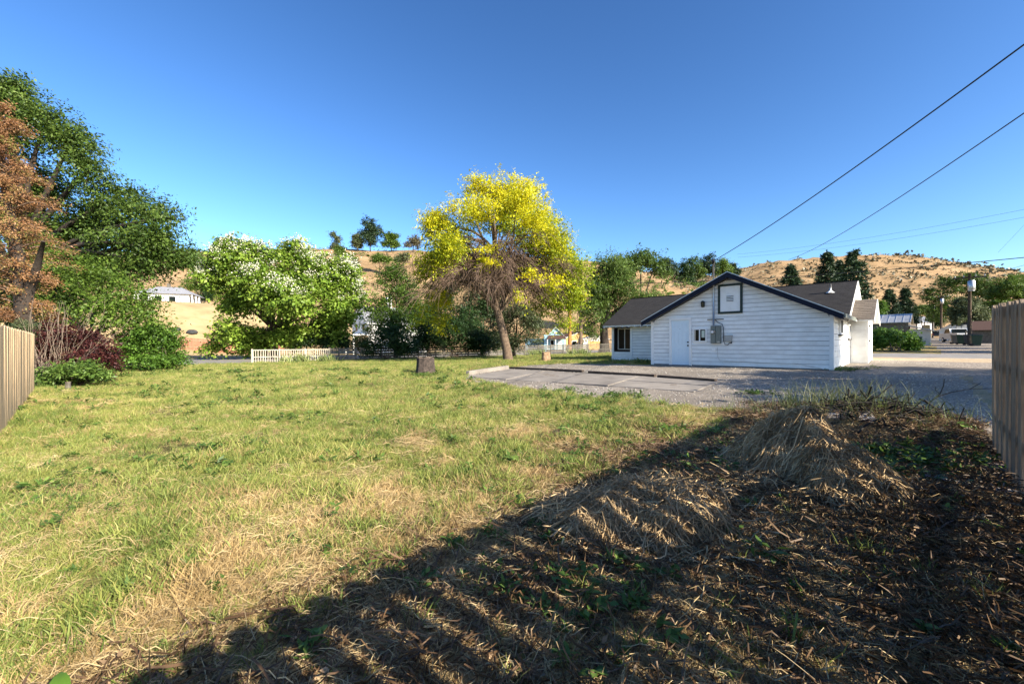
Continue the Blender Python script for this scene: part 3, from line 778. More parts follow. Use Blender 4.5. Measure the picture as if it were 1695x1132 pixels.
# entry porch on the alley side
m = HM(); m.prism([(-.62, 5.2, .62), (-.62, 8.3, .62), (-.62, 8.3, 2.56), (-.62, 6.75, 3.38), (-.62, 5.2, 2.56)], (.68, 0, 0)); porch = m.build('porch', M['white'], house)
zb = .66
while zb < 2.4:
    m = HM(); m.hexa([(-.60, 5.175, zb), (.0, 5.175, zb), (.0, 5.22, zb), (-.60, 5.22, zb)], [(-.60, 5.196, zb + .19), (.0, 5.196, zb + .19), (.0, 5.22, zb + .19), (-.60, 5.22, zb + .19)])
    m.build('siding_board', M['siding'], porch); zb += .188
m = HM(); m.box(-.66, -.60, 5.14, 5.26, .6, 2.55); m.build('corner_board', M['trimwhite'], porch)
m = HM(); m.box(-.655, -.61, 5.9, 7.2, .75, 2.45); m.build('porch_door', M['trimwhite'], porch)
for z in (1.62, 2.28): m = HM(); m.box(-.70, -.65, 5.72, 5.86, z, z + .09); m.build('hinge', M['dark'], porch)
m = HM()
PZ = lambda v: 3.60 - .53 * abs(v - 6.75)
slab(m, (-.86, 4.85, PZ(4.85)), (.3, 4.85, PZ(4.85)), (-.86, 6.75, 3.60), (.3, 6.75, 3.60), .07)
slab(m, (-.86, 8.65, PZ(8.65)), (.3, 8.65, PZ(8.65)), (-.86, 6.75, 3.60), (.3, 6.75, 3.60), .07)
pr = m.build('porch_roof', M['trimwhite'], house)
m = HM(); courses(m, (.3, 4.82, PZ(4.82) + .004), (-.88, 4.82, PZ(4.82) + .004), (.3, 6.75, 3.606), (-.88, 6.75, 3.606), 12)
tag(m.build('shingle_course', M['roof_old'], pr), kind='stuff')
for s0 in (4.80, 8.70):
    m = HM(); m.prism([(-.90, s0, PZ(s0)), (-.90, 6.75, 3.60), (-.90, 6.75, 3.45), (-.90, s0, PZ(s0) - .15)], (.035, 0, 0)); m.build('barge_board', M['trimwhite'], pr)
m = HM(); m.box(-.95, .0, 5.15, 8.3, .5, .62); m.build('porch_step', M['greywood'], house)
m = HM(); m.tube([(.75, 5.75, MZ(5.75) - .02), (.75, 5.75, MZ(5.75) + .42)], [.05, .05], 8); vp = m.build('vent_pipe', M['galv'], house, True)
m = HM(); m.tube([(.75, 5.75, MZ(5.75) - .01), (.75, 5.75, MZ(5.75) + .10)], [.19, .06], 8); m.build('flashing', M['trimwhite'], vp)

# ------------------------------------------------------------------ board fences by the camera
def picket_mesh(w, t, h, ear, mat, name):
    m = MB(); m.prism([(-w / 2, -t / 2, 0), (w / 2, -t / 2, 0), (w / 2, -t / 2, h - ear), (w / 2 - ear, -t / 2, h), (-w / 2 + ear, -t / 2, h), (-w / 2, -t / 2, h - ear)], (0, t, 0))
    return m.build(name, mat)
def board_fence(label, p0, p1, pitch, w, h, mat, two_faced, name='board_fence', rails=(.35, 1.0, 1.6), jitter=.014, ear=.035, sink=.06):
    p0, p1 = np.array(p0), np.array(p1)
    L_ = np.linalg.norm(p1 - p0); d_ = (p1 - p0) / L_; nrm = np.array([-d_[1], d_[0]])
    root = thing(name, label, 'fence', ground(*p0)); rz = math.atan2(d_[1], d_[0])
    lx, ly, lz = root.location
    src = picket_mesh(w, 0.034 if two_faced else .018, h, ear, mat, 'picket'); n = int(L_ / pitch)
    for i in range(n):
        t = (i + .5) * pitch
        off = (.006 if i % 2 else -.006) if two_faced else .030
        x, y = p0 + d_ * t + nrm * off
        z = float(gz(np.array([x]), np.array([y]), False)[0]) + random.uniform(-jitter, jitter) - sink
        o = src if i == 0 else link_copy(src, root, (0, 0, 0))
        o.parent = root; o.location = (x - lx, y - ly, z - lz); o.rotation_euler = (random.uniform(-.006, .006), random.uniform(-.007, .007), rz + random.uniform(-.03, .03))
    for hgt in rails:
        m = MB()
        q0, q1 = p0 - nrm * (.042 if two_faced else 0), p1 - nrm * (.042 if two_faced else 0)
        z0, z1 = (float(gz(np.array([q[0]]), np.array([q[1]]), False)[0]) + hgt for q in (q0, q1))
        s_ = nrm * .019
        m.hexa([(q0[0] - s_[0], q0[1] - s_[1], z0), (q1[0] - s_[0], q1[1] - s_[1], z1), (q1[0] + s_[0], q1[1] + s_[1], z1), (q0[0] + s_[0], q0[1] + s_[1], z0)],
               [(q0[0] - s_[0], q0[1] - s_[1], z0 + .09), (q1[0] - s_[0], q1[1] - s_[1], z1 + .09), (q1[0] + s_[0], q1[1] + s_[1], z1 + .09), (q0[0] + s_[0], q0[1] + s_[1], z0 + .09)])
        m.build('rail', M['rail'], root)
    return root
rf = board_fence('tall brown cedar picket fence at the right edge beside the dark soil', xy(-.7, -.9), xy(-.7, 8.1), .182, .142, 1.82, M['cedar'], True)
lf = board_fence('pale tan dog-eared plank fence at the left edge of the lawn', xy(20.0, -.8), xy(8.5, -.8), .146, .140, 1.83, M['cedar_pale'], False)

# ------------------------------------------------------------------ concrete slab, timbers, stumps
c00, c10, c11, c01 = (np.array(at(*p)) for p in ((772, 625), (1150, 650), (1195, 632), (842, 612)))
sl = thing('concrete_slab', 'cracked grey concrete pad between the lawn and the white house', 'concrete slab', ground(*c00))
def bil(s, t): return (c00 * (1 - s) + c10 * s) * (1 - t) + (c01 * (1 - s) + c11 * s) * t
edges = [0, .24, .47, .71, 1.0]
for i in range(4):
    for (t0, t1) in ((0, .52), (.525, 1)):
        s0, s1 = edges[i] + .002, edges[i + 1] - .002
        m = MB(); dz = random.uniform(-.02, .0)
        q = [bil(s0, t0), bil(s1, t0), bil(s1, t1), bil(s0, t1)]
        z = [float(gz(np.array([p[0]]), np.array([p[1]]), False)[0]) + dz + .03 for p in q]
        m.hexa([(p[0], p[1], zz - .25) for p, zz in zip(q, z)], [(p[0], p[1], zz) for p, zz in zip(q, z)])
        m.build('slab_panel', M['conc'], sl, bevel=.006)
def beam(name, label, pa, pb, w, h, mat, cat, group=None, dz=0.0):
    pa, pb = np.array(pa), np.array(pb)
    d_ = (pb - pa) / np.linalg.norm(pb - pa); n_ = np.array([-d_[1], d_[0]]) * w / 2
    za, zb_ = gzf(*pa) + dz, gzf(*pb) + dz
    m = MB()
    m.hexa([(*(pa - n_), za - .05), (*(pb - n_), zb_ - .05), (*(pb + n_), zb_ - .05), (*(pa + n_), za - .05)],
           [(*(pa - n_), za + h), (*(pb - n_), zb_ + h), (*(pb + n_), zb_ + h), (*(pa + n_), za + h)])
    return tag(m.build(name, mat, bevel=.012), label, cat, group)
beam('edging_board', 'pale concrete kerb along the left edge of the concrete pad', at(774, 621), at(840, 610.5), .16, .16, M['conc'], 'kerb')
for i, (p, q, lb) in enumerate((((845, 610.5), (965, 616), 'dark timber edging the pad, nearest the leaning tree'), ((975, 617.5), (1085, 624), 'dark timber edging the middle of the concrete pad'),
                                ((1090, 625), (1185, 632.5), 'dark timber edging the pad, nearest the white house'))):
    beam('landscape_timber', lb, at(*p), at(*q), .17, .085, M['tie'], 'timber', 'timbers along the back of the pad')
def stump(label, px, py, wpx, hpx, bark, flare=1.15, seed=0, cut='endgrain'):
    x, y = at(px, py); r = wpx / 2 / FPX * y; h = hpx / FPX * y
    root = thing('tree_stump', label, 'stump', ground(x, y)); rg = random.Random(seed)
    n = 22; z0 = root.location[2]
    prof = [1 + .10 * math.sin(3 * t * 2 * math.pi / n + seed) + rg.uniform(-.07, .07) for t in range(n)]
    rings = [(-.1, flare * 1.1), (.04, flare), (.25, 1.04), (.6, .97), (1.0, .95)]
    m = MB()
    for (hz, s_) in rings:
        for j in range(n):
            t = 2 * math.pi * j / n; rr_ = r * s_ * (prof[j] + rg.uniform(-.015, .015))
            m.v.append((x + rr_ * math.cos(t), y + rr_ * math.sin(t), z0 + hz * h + (rg.uniform(-.03, .03) * h if hz == 1 else 0)))
    for k_ in range(len(rings) - 1):
        for j in range(n):
            j2 = (j + 1) % n; m.f.append((k_ * n + j, k_ * n + j2, (k_ + 1) * n + j2, (k_ + 1) * n + j)); m.uv.append(None)
    m.build('bark', bark, root)
    m2 = MB()
    for j in range(n): m2.v.append(tuple(c for c in m.v[(len(rings) - 1) * n + j]))
    m2.v = [(a_ * .96 + x * .04, b_ * .96 + y * .04, c_ + .004) for a_, b_, c_ in m2.v] + [(x, y, z0 + h * .99)]
    for j in range(n): m2.f.append((j, (j + 1) % n, n)); m2.uv.append(None)
    m2.build('cut_face', M[cut], root)
    return root
stump('thick blackened tree stump standing on the lawn left of the leaning tree', 703, 618, 29, 26, M['stump_dark'], 1.12, 1)
stump('pale barkless tree stump standing right of the leaning tree', 903, 597.5, 14, 15, M['stump_pale'], 1.02, 2)
stump('tiny weathered stump at the foot of the left shrubs', 113, 645, 7, 13, M['greywood'], 1.05, 3)

# ------------------------------------------------------------------ trees and shrubs
LM = {
    'ash': leafmat('ash_leaves', [(0, (.024, .050, .009)), (.5, (.065, .115, .018)), (1, (.14, .20, .038))], .3),
    'elm': leafmat('elm_leaves', [(0, (.034, .070, .010)), (.5, (.090, .155, .020)), (1, (.17, .25, .04))], .35),
    'lilac': leafmat('lilac_leaves', [(0, (.035, .080, .010)), (.5, (.080, .165, .020)), (1, (.15, .26, .035))], .35),
    'catalpa': leafmat('catalpa_leaves', [(0, (.06, .12, .013)), (.5, (.17, .27, .03)), (1, (.31, .40, .066))], .35),
    'blossom': leafmat('catalpa_blossom', [(0, (.50, .50, .36)), (1, (.78, .76, .64))], .25),
    'gold': leafmat('golden_leaves', [(0, (.10, .17, .012)), (.3, (.30, .34, .014)), (.6, (.60, .56, .016)), (1, (.86, .75, .03))], .4),
    'goldgreen': leafmat('yellow_green_leaves', [(0, (.10, .17, .012)), (.5, (.27, .35, .018)), (1, (.56, .54, .022))], .4),
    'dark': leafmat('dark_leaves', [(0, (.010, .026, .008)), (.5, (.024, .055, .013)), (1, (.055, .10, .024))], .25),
    'grey': leafmat('grey_green_leaves', [(0, (.045, .065, .028)), (.5, (.095, .12, .052)), (1, (.17, .19, .085))], .25),
    'willow': leafmat('willow_leaves', [(0, (.040, .075, .014)), (.5, (.095, .155, .030)), (1, (.18, .25, .055))], .35),
    'conifer': leafmat('conifer_needles', [(0, (.012, .028, .012)), (.5, (.028, .055, .022)), (1, (.055, .090, .034))], .1),
    'brown': leafmat('browned_needles', [(0, (.09, .042, .018)), (.4, (.185, .088, .038)), (.75, (.30, .165, .075)), (.82, (.20, .17, .045)), (1, (.12, .14, .03))], .15),
    'purple': leafmat('purple_leaves', [(0, (.022, .008, .008)), (.5, (.055, .016, .014)), (1, (.11, .03, .022))], .25),
    'weed': leafmat('weed_leaves', [(0, (.04, .085, .016)), (.5, (.095, .165, .03)), (1, (.18, .26, .055))], .35),
    'yucca': leafmat('sword_leaves', [(0, (.12, .17, .05)), (1, (.30, .34, .12))], .3),
    'sage': leafmat('sagebrush', [(0, (.06, .055, .030)), (.5, (.11, .10, .055)), (1, (.17, .155, .085))], .1),
}
def lobe_list(specs, Y):
    out = []
    for s_ in specs:
        px, py, rx, ry = s_[:4]; dy = s_[4] if len(s_) > 4 else 0.0
        x, y, z = P(px, py, Y + dy)
        k_ = (Y + dy) / FPX
        out.append((x, y, z, rx * k_, rx * k_ * .85, ry * k_))
    return np.array(out)
def crown_points(lobes, n_cl, rng, shell=.45, zmin=-.75):
    wts = lobes[:, 3] * lobes[:, 5]; wts = wts / wts.sum()
    which = rng.choice(len(lobes), n_cl, p=wts)
    dv = unit(rng.normal(size=(n_cl, 3)))
    dv[:, 2] = np.where(dv[:, 2] < zmin, -dv[:, 2], dv[:, 2])
    fr = shell + (1 - shell) * rng.random(n_cl) ** .6
    fr = fr * (1 + .10 * rng.normal(size=n_cl))
    L_ = lobes[which]
    p = L_[:, :3] + dv * fr[:, None] * L_[:, 3:6]
    sc_ = 1.6 / lobes[:, 3].mean()                                     # bare gaps between boughs
    gap = vnoise(p[:, 0] * sc_ + p[:, 2] * sc_ * .6, p[:, 1] * sc_ - p[:, 2] * sc_ * .9)
    p = np.where((gap < .34)[:, None], L_[:, :3] + (p - L_[:, :3]) * .6, p)
    return p, dv, which
def lumpy(lobes, rng, k=5):
    out = [lobes * np.array([1, 1, 1, .72, .72, .72])]
    for _ in range(k):
        dv = unit(rng.normal(size=(len(lobes), 3)) * np.array([1, 1, .9])); f = rng.uniform(.30, .52, (len(lobes), 1))
        c_ = lobes[:, :3] + dv * lobes[:, 3:6] * (1.0 - f * .92)
        out.append(np.hstack([c_, lobes[:, 3:6] * f]))
    return np.concatenate(out)
def crown(root, name, lobes, mat, n_cl, per, spray, ll, lw, rng, shell=.45, droop=.3, flat=.6, tint=(0, 1), fold=.18, zmin=-.75, floor=None, kindstuff=False):
    cc, dv, wh = crown_points(lumpy(lobes, rng), n_cl, rng, shell, zmin)
    n = n_cl * per
    sp = spray * (.6 + .8 * rng.random(n_cl))
    axis = unit(dv * np.array([1, 1, .5]) + rng.normal(size=(n_cl, 3)) * .55 + np.array([0, 0, .15]))
    off = rng.normal(size=(n_cl, per, 3)) * sp[:, None, None] * np.array([.62, .62, .62 * flat])
    off = np.clip(off, -1.5 * sp[:, None, None], 1.5 * sp[:, None, None])
    along = np.clip(rng.normal(size=(n_cl, per)), -1.7, 1.9) * sp[:, None] * 1.15
    off = off * (1 - .45 * np.clip(along / sp[:, None], -.5, 1.6))[..., None] + axis[:, None] * along[..., None] - np.array([0, 0, 1.]) * (np.abs(along) * droop * .35)[..., None]
    pos = (cc[:, None] + off).reshape(-1, 3)
    out = np.repeat(dv, per, 0)
    nrm = unit(out * .55 + np.array([0, 0, .55]) + rng.normal(size=(n, 3)) * .55)
    dirv = unit(rng.normal(size=(n, 3)) + out * .5 + np.array([0, 0, -droop * 1.6]))
    sz = .42 + 1.05 * rng.random(n) ** 1.4
    tb = np.repeat(rng.random(n_cl) * .55, per) + rng.random(n) * .45
    if floor is not None:
        keep = pos[:, 2] > floor + .05
        pos, nrm, dirv, sz, tb = pos[keep], nrm[keep], dirv[keep], sz[keep], tb[keep]
    V, F = leaves(pos, nrm, dirv, ll * sz, lw * sz, fold)
    t = tint[0] + (tint[1] - tint[0]) * tb
    return np_mesh(name, V, F, mat, root, {'tint': np.repeat(t, 4)}), cc
def limbs(root, base, lobes, r0, mat, rng, fork=.35, lean=(0, 0), twigs=None, twig_r=.02, top=None, name='trunk', n_side=9, limb_n=None):
    """tapered trunk, limbs reaching into every mass of the crown, side branches to the sprays"""
    bx, by, bz = base
    cen = lobes[:, :3].mean(0)
    ztop = top if top is not None else bz + (lobes[:, 2].max() - bz) * fork
    fk = np.array([bx + lean[0], by + lean[1], ztop])
    m = MB()
    pts, rad = [], []
    for i in range(7):
        t = i / 6
        w_ = .06 * math.sin(t * 5 + bx) * (1 if 0 < i < 6 else 0)
        pts.append((bx + (fk[0] - bx) * t ** 1.1 + w_, by + (fk[1] - by) * t, bz - .15 + (fk[2] - bz + .15) * t))
        rad.append(r0 * (1.35 - .35 * min(1, t * 5)) * (1 - .35 * t))
    m.tube(pts, rad, n_side)
    m.build(name, mat, root, True)
    m = MB()
    order = range(len(lobes)) if limb_n is None else range(min(limb_n, len(lobes)))
    for i in order:
        c_ = lobes[i, :3]
        s_ = fk + (np.array([bx, by, bz]) - fk) * rng.random() * .25
        mid = (s_ + c_) / 2 + np.array([0, 0, .12 * np.linalg.norm(c_ - s_)]) + rng.normal(size=3) * .06 * np.linalg.norm(c_ - s_)
        pp = [s_ * (1 - t) ** 2 + 2 * mid * t * (1 - t) + c_ * t * t for t in np.linspace(0, 1, 7)]
        m.tube([tuple(p) for p in pp], [r0 * .55 * (1 - .72 * t) for t in np.linspace(0, 1, 7)], 6)
    m.build('limbs', mat, root, True)
    if twigs is not None and len(twigs):
        cl = twigs
        dd = ((cl[:, None] - lobes[None, :, :3]) ** 2).sum(-1)
        st = lobes[dd.argmin(1), :3]
        t = np.linspace(0, 1, 4)[None, :, None]
        Pt = st[:, None] * (1 - t) + cl[:, None] * t + np.sin(t * np.pi) * rng.normal(size=(len(cl), 1, 3)) * .12 * np.linalg.norm(cl - st, axis=1)[:, None, None]
        R = np.linspace(twig_r, twig_r * .3, 4)[None].repeat(len(cl), 0)
        V, F = tubes(Pt, R, 4)
        tag(np_mesh('twigs', V, F, mat, root), kind='stuff')
LAST = {}
def tree(name, label, base, lobes, leaf, n_cl, per, spray, ll, lw, r0, bark, seed, group=None, cat='tree', fork=.35, lean=(0, 0), shell=.45, droop=.3, flat=.6,
         tint=(0, 1), twig_n=120, zmin=-.75, top=None, limb_n=None, crown_name='crown'):
    rng = np.random.default_rng(seed)
    root = thing(name, label, cat, base, group)
    _, cc = crown(root, crown_name, lobes, LM[leaf], n_cl, per, spray, ll, lw, rng, shell, droop, flat, tint, zmin=zmin, floor=base[2])
    limbs(root, base, lobes, r0, M[bark], rng, fork, lean, cc[:twig_n], r0 * .12, top, limb_n=limb_n)
    LAST['cc'] = cc
    return root
def shrub(name, label, base, lobes, leaf, n_cl, per, spray, ll, lw, seed, cat='shrub', group=None, stem='bark', tint=(0, 1), shell=.5, droop=.2, flat=.7, nstem=12):
    rng = np.random.default_rng(seed)
    root = thing(name, label, cat, base, group)
    _, cc = crown(root, 'foliage', lobes, LM[leaf], n_cl, per, spray, ll, lw, rng, shell, droop, flat, tint, zmin=-.3, floor=base[2])
    idx = rng.choice(n_cl, min(nstem, n_cl), replace=False)
    st = np.array(base)[None] + np.column_stack([rng.normal(size=(len(idx), 2)) * .25 * lobes[:, 3].max(), np.zeros(len(idx)) - .05])
    t = np.linspace(0, 1, 5)[None, :, None]
    Pt = st[:, None] * (1 - t) + cc[idx][:, None] * t
    Pt = Pt + np.sin(t * np.pi) * rng.normal(size=(len(idx), 1, 3)) * .15
    V, F = tubes(Pt, np.linspace(.03, .008, 5)[None].repeat(len(idx), 0), 4)
    np_mesh('stems', V, F, M[stem], root)
    return root

# the leaning golden tree with the mass of dead twigs
Y0 = 30.0
gb = gpx(841, Y0)
g_up = lobe_list([(815, 318, 46, 28), (860, 325, 42, 30, 1), (775, 345, 40, 30, -1), (730, 385, 36, 38), (718, 430, 22, 26, -2), (830, 360, 60, 40, 2), (890, 350, 30, 36),
                  (905, 395, 36, 42, -1), (745, 410, 34, 26, -3), (852, 335, 34, 22, -3), (890, 368, 30, 22, -3), (800, 350, 30, 18, -3), (925, 415, 26, 26, -2), (700, 455, 16, 22), (720, 365, 22, 18, 1), (790, 300, 22, 14), (878, 312, 18, 12)], Y0)
gt = thing('golden_tree', 'leaning tree with yellow top leaves and tangled dead twigs at mid lawn', 'tree', gb)
rng = np.random.default_rng(11)
hi_ = g_up[:, 2] > P(0, 392, Y0)[2]
crown(gt, 'golden_crown', g_up[hi_], LM['gold'], 440, 95, .44, .16, .07, rng, .5, .6, .5, (.12, 1))
crown(gt, 'golden_skirt', g_up[~hi_], LM['gold'], 210, 95, .44, .16, .07, rng, .5, .6, .5, (0, .68))
g_mid = lobe_list([(930, 430, 34, 46, 1), (950, 455, 26, 40), (955, 490, 20, 26), (890, 400, 46, 60), (930, 470, 36, 54), (945, 500, 30, 46, 1), (760, 390, 50, 40, 1), (840, 370, 60, 40, 2), (960, 450, 26, 36), (905, 500, 36, 40, 2), (935, 535, 30, 26, 1)], Y0)
crown(gt, 'green_crown', g_mid, LM['goldgreen'], 520, 80, .42, .16, .07, rng, .4, .6, .5)
g_low = lobe_list([(725, 490, 30, 26, 1), (735, 535, 22, 26, 2), (812, 415, 24, 20, -3), (802, 435, 18, 12, -3), (915, 470, 22, 18, -3), (857, 495, 14, 14, -3), (880, 452, 20, 20, -3), (700, 520, 18, 40, 2)], Y0)
crown(gt, 'golden_sprays', g_low, LM['gold'], 85, 90, .34, .16, .07, rng, .3, .6, .5)
lean_top = np.array(P(822, 520, Y0))
allc = np.concatenate([g_up, g_mid])
m = MB()
tp = [(gb[0] + .05, gb[1], gb[2] - .2), (gb[0], gb[1], gb[2] + .05), P(838, 575, Y0), P(832, 548, Y0), P(825, 520, Y0), P(818, 490, Y0), P(815, 455, Y0), P(818, 415, Y0), P(822, 380, Y0)]
m.tube(tp, [.47, .37, .31, .285, .27, .23, .20, .14, .08], 12)
m.build('trunk', M['bark_warm'], gt, True)
m = MB()
for i, c_ in enumerate(allc[:, :3]):
    s_ = np.array(tp[4 + i % 4]); mid = (s_ + c_) / 2 + np.array([0, 0, .9]) + rng.normal(size=3) * .4
    m.tube([tuple(s_ * (1 - t) ** 2 + 2 * mid * t * (1 - t) + c_ * t * t) for t in np.linspace(0, 1, 8)], [.115 * (1 - .8 * t) for t in np.linspace(0, 1, 8)], 6)
m.build('limbs', M['bark_warm'], gt, True)
# dead branches: arching limbs, then drooping twigs off each
mid_c = np.array(P(815, 470, Y0))
nb = 100
az = rng.random(nb) * 2 * np.pi
reach = np.stack([np.cos(az) * (2.4 + 4.2 * rng.random(nb)), np.sin(az) * (1.8 + 2.6 * rng.random(nb)), rng.uniform(-.4, 1.5, nb)], 1)
st = np.stack([np.full(nb, mid_c[0]), np.full(nb, mid_c[1]), mid_c[2] + rng.uniform(-.9, 2.2, nb)], 1)
t = np.linspace(0, 1, 9)[None, :, None]
Pt = st[:, None] + reach[:, None] * t + np.array([0, 0, 1.])[None, None] * (np.sin(t * 2.2) * .9 - t * t * 1.0) + np.cumsum(rng.normal(size=(nb, 9, 3)) * .06, 1)
V, F = tubes(Pt, np.linspace(.036, .012, 9)[None].repeat(nb, 0), 5)
tag(np_mesh('dead_branches', V, F, M['twig'], gt), kind='stuff')
nt_ = 4300
bi = rng.integers(0, nb, nt_); ki = rng.integers(2, 9, nt_)
s_ = Pt[bi, ki]
dr = unit(reach[bi] * np.array([1, 1, .2]) + rng.normal(size=(nt_, 3)) * 1.6)
ln = rng.uniform(.5, 2.0, nt_)
t = np.linspace(0, 1, 5)[None, :, None]
Tw = s_[:, None] + dr[:, None] * ln[:, None, None] * t * .75 + np.array([0, 0, -1.])[None, None] * (t ** 1.7) * (ln * rng.uniform(.2, 1.0, nt_))[:, None, None] + np.cumsum(rng.normal(size=(nt_, 5, 3)) * .045, 1)
V, F = tubes(Tw, np.linspace(.015, .007, 5)[None].repeat(nt_, 0), 3)
tag(np_mesh('dead_twigs', V, F, M['twig'], gt), kind='stuff')

# flowering catalpa
Y0 = 40.0
cl = lobe_list([(385, 430, 34, 30), (425, 420, 36, 26), (360, 455, 30, 34), (440, 465, 50, 40, -1), (495, 425, 34, 26, 1), (520, 455, 48, 44), (560, 470, 36, 44, 1), (570, 515, 30, 40),
                (480, 500, 60, 48, -2), (400, 500, 44, 34, 1), (380, 545, 36, 24, -1), (420, 570, 34, 18, 1), (480, 555, 50, 24, 1), (545, 545, 40, 30, 1), (385, 405, 14, 12), (360, 572, 20, 14), (590, 490, 14, 24)], Y0)
ct = tree('flowering_catalpa', 'rounded bright green tree covered in white blossom behind the white picket fence', gpx(455, 41), cl, 'catalpa', 1900, 46, .50, .26, .19, .34, 'bark', 21, fork=.28, shell=.5, droop=.7, flat=.55, twig_n=100)
rng = np.random.default_rng(22)
fc = LAST['cc']
cen = cl[:, :3].mean(0); fd = unit((fc - cen) / np.array([1, 1, .8])); rad = np.linalg.norm((fc - cen) / np.array([5.5, 4.5, 4.8]), axis=1)
sc_ = rad + .45 * fd[:, 2] - .35 * fd[:, 1] + .18 * rng.normal(size=len(fc))
keep = (sc_ > np.quantile(sc_, .66)) & (fc[:, 2] > cen[2] - .6)
fc, fd = fc[keep], fd[keep]
per = 17
pos = (fc[:, None] + rng.normal(size=(len(fc), per, 3)) * np.array([.22, .22, .2])).reshape(-1, 3) + np.repeat(fd, per, 0) * .35 + np.array([.1, -.1, .15])
V, F = leaves(pos, unit(rng.normal(size=pos.shape) + np.array([.3, -.6, .6])), rng.normal(size=pos.shape), .13 * (.6 + .6 * rng.random(len(pos))), .12 * (.6 + .6 * rng.random(len(pos))))
np_mesh('blossom', V, F, LM['blossom'], ct, {'tint': np.repeat(rng.random(len(pos)), 4)})

# tall ash at the left, its lower growth, and the browned conifer before it
Y0 = 26.0
al = lobe_list([(25, 165, 40, 40), (-40, 175, 50, 50), (75, 210, 34, 38), (20, 230, 50, 50), (115, 240, 40, 36), (-50, 260, 60, 70), (150, 280, 36, 30), (70, 300, 50, 46, 2), (190, 330, 48, 36, 1),
                (235, 350, 46, 36), (265, 395, 40, 34, -1), (210, 400, 60, 36), (140, 370, 50, 40, 2), (90, 400, 60, 50, 2), (160, 440, 60, 40, 1), (240, 435, 50, 26, -1), (285, 425, 26, 22, -1),
                (20, 360, 60, 60, 3), (60, 460, 60, 40, 3), (290, 360, 12, 12, -1)], Y0)
tree('ash_tree', 'tall dark green leafy tree rising behind the browned conifer at the left', gpx(30, 27), al, 'ash', 2200, 62, .50, .19, .085, .42, 'bark_dark', 31, fork=.42, shell=.5, droop=.5, flat=.55, twig_n=260)
el = lobe_list([(110, 445, 50, 40, 1), (170, 465, 50, 40), (215, 490, 46, 36, -1), (100, 500, 50, 40, 1), (175, 525, 50, 34, -1), (235, 520, 34, 30, -1), (70, 430, 36, 30, 2), (40, 500, 50, 40, 3), (-10, 470, 40, 60, 3)], 23.5)
tree('elm_sapling', 'mid green bushy young tree with low boughs below the tall left tree', gpx(150, 24), el, 'elm', 720, 60, .42, .15, .075, .16, 'bark_dark', 32, fork=.3, shell=.6, droop=.5, twig_n=80)
# browned conifer: whorled drooping boughs
cb = gpx(48, 17.5)
bt = thing('browned_conifer', 'dying conifer with rust brown foliage at the left edge', 'tree', cb)
rng = np.random.default_rng(33)
top_z = P(0, 185, 17.5)[2]; tx, ty = P(20, 300, 17.5)[:2]
m = MB(); m.tube([(cb[0] + .15, cb[1], cb[2] - .2), (cb[0], cb[1], cb[2] + .3), P(38, 490, 17.5), P(36, 455, 17.5), P(25, 400, 17.5), P(10, 320, 17.5), P(0, 240, 17.5), P(-2, 190, 17.5)], [.50, .36, .28, .25, .2, .14, .09, .03], 10)
m.build('trunk', M['bark_dark'], bt, True)
m = MB(); m.tube([P(44, 500, 17.5), P(52, 470, 17.3), P(62, 440, 17), P(72, 400, 16.8)], [.18, .15, .12, .06], 8); m.tube([P(34, 480, 17.5), P(14, 455, 17.7), P(-20, 430, 18), P(-60, 400, 18)], [.16, .13, .1, .05], 8)
m.build('limbs', M['bark_dark'], bt, True)
nb = 135
f = rng.random(nb)
zz = cb[2] + 2.3 + (top_z - cb[2] - 2.1) * f
az = rng.random(nb) * 2 * np.pi
reach = (1.75 * (1 - f) ** .5 * np.minimum(1, .55 + 2.2 * f) + .3) * (.55 + .65 * rng.random(nb) ** 1.5)
axx = np.interp(zz, [cb[2], P(0, 400, 17.5)[2], top_z], [P(38, 400, 17.5)[0], P(25, 400, 17.5)[0], P(-2, 400, 17.5)[0]])
t = np.linspace(0, 1, 7)[None, :, None]
dirb = np.stack([np.cos(az), np.sin(az), np.zeros(nb)], 1) * reach[:, None]
Bt = np.stack([axx, np.full(nb, 17.5), zz], 1)[:, None] + dirb[:, None] * t + np.array([0, 0, 1.]) * (np.sin(t * 2.4) * .28 - .1 * t) * reach[:, None, None]
V, F = tubes(Bt, np.linspace(.035, .008, 7)[None].repeat(nb, 0), 4)
np_mesh('boughs', V, F, M['twig'], bt)
per = 250
k1 = rng.random((nb, per)) ** .7 * 5.99
i0 = np.floor(k1).astype(int); fr = (k1 - i0)[..., None]
bi = np.arange(nb)[:, None]
pos = Bt[bi, i0] * (1 - fr) + Bt[bi, i0 + 1] * fr + rng.normal(size=(nb, per, 3)) * np.array([.13, .13, .10])
pos = pos.reshape(-1, 3); dv = np.repeat(unit(dirb), per, 0)
dd = unit(dv + rng.normal(size=pos.shape) * .7 + np.array([0, 0, -.45]))
V, F = leaves(pos, unit(rng.normal(size=pos.shape) + np.array([0, 0, .6])), dd, .105 * (.6 + .8 * rng.random(len(pos))), .032 * (.6 + .8 * rng.random(len(pos))))
np_mesh('foliage', V, F, LM['brown'], bt, {'tint': np.repeat(np.clip(np.repeat(rng.random(nb) * .6, per) + rng.random(len(pos)) * .42, 0, 1), 4)})

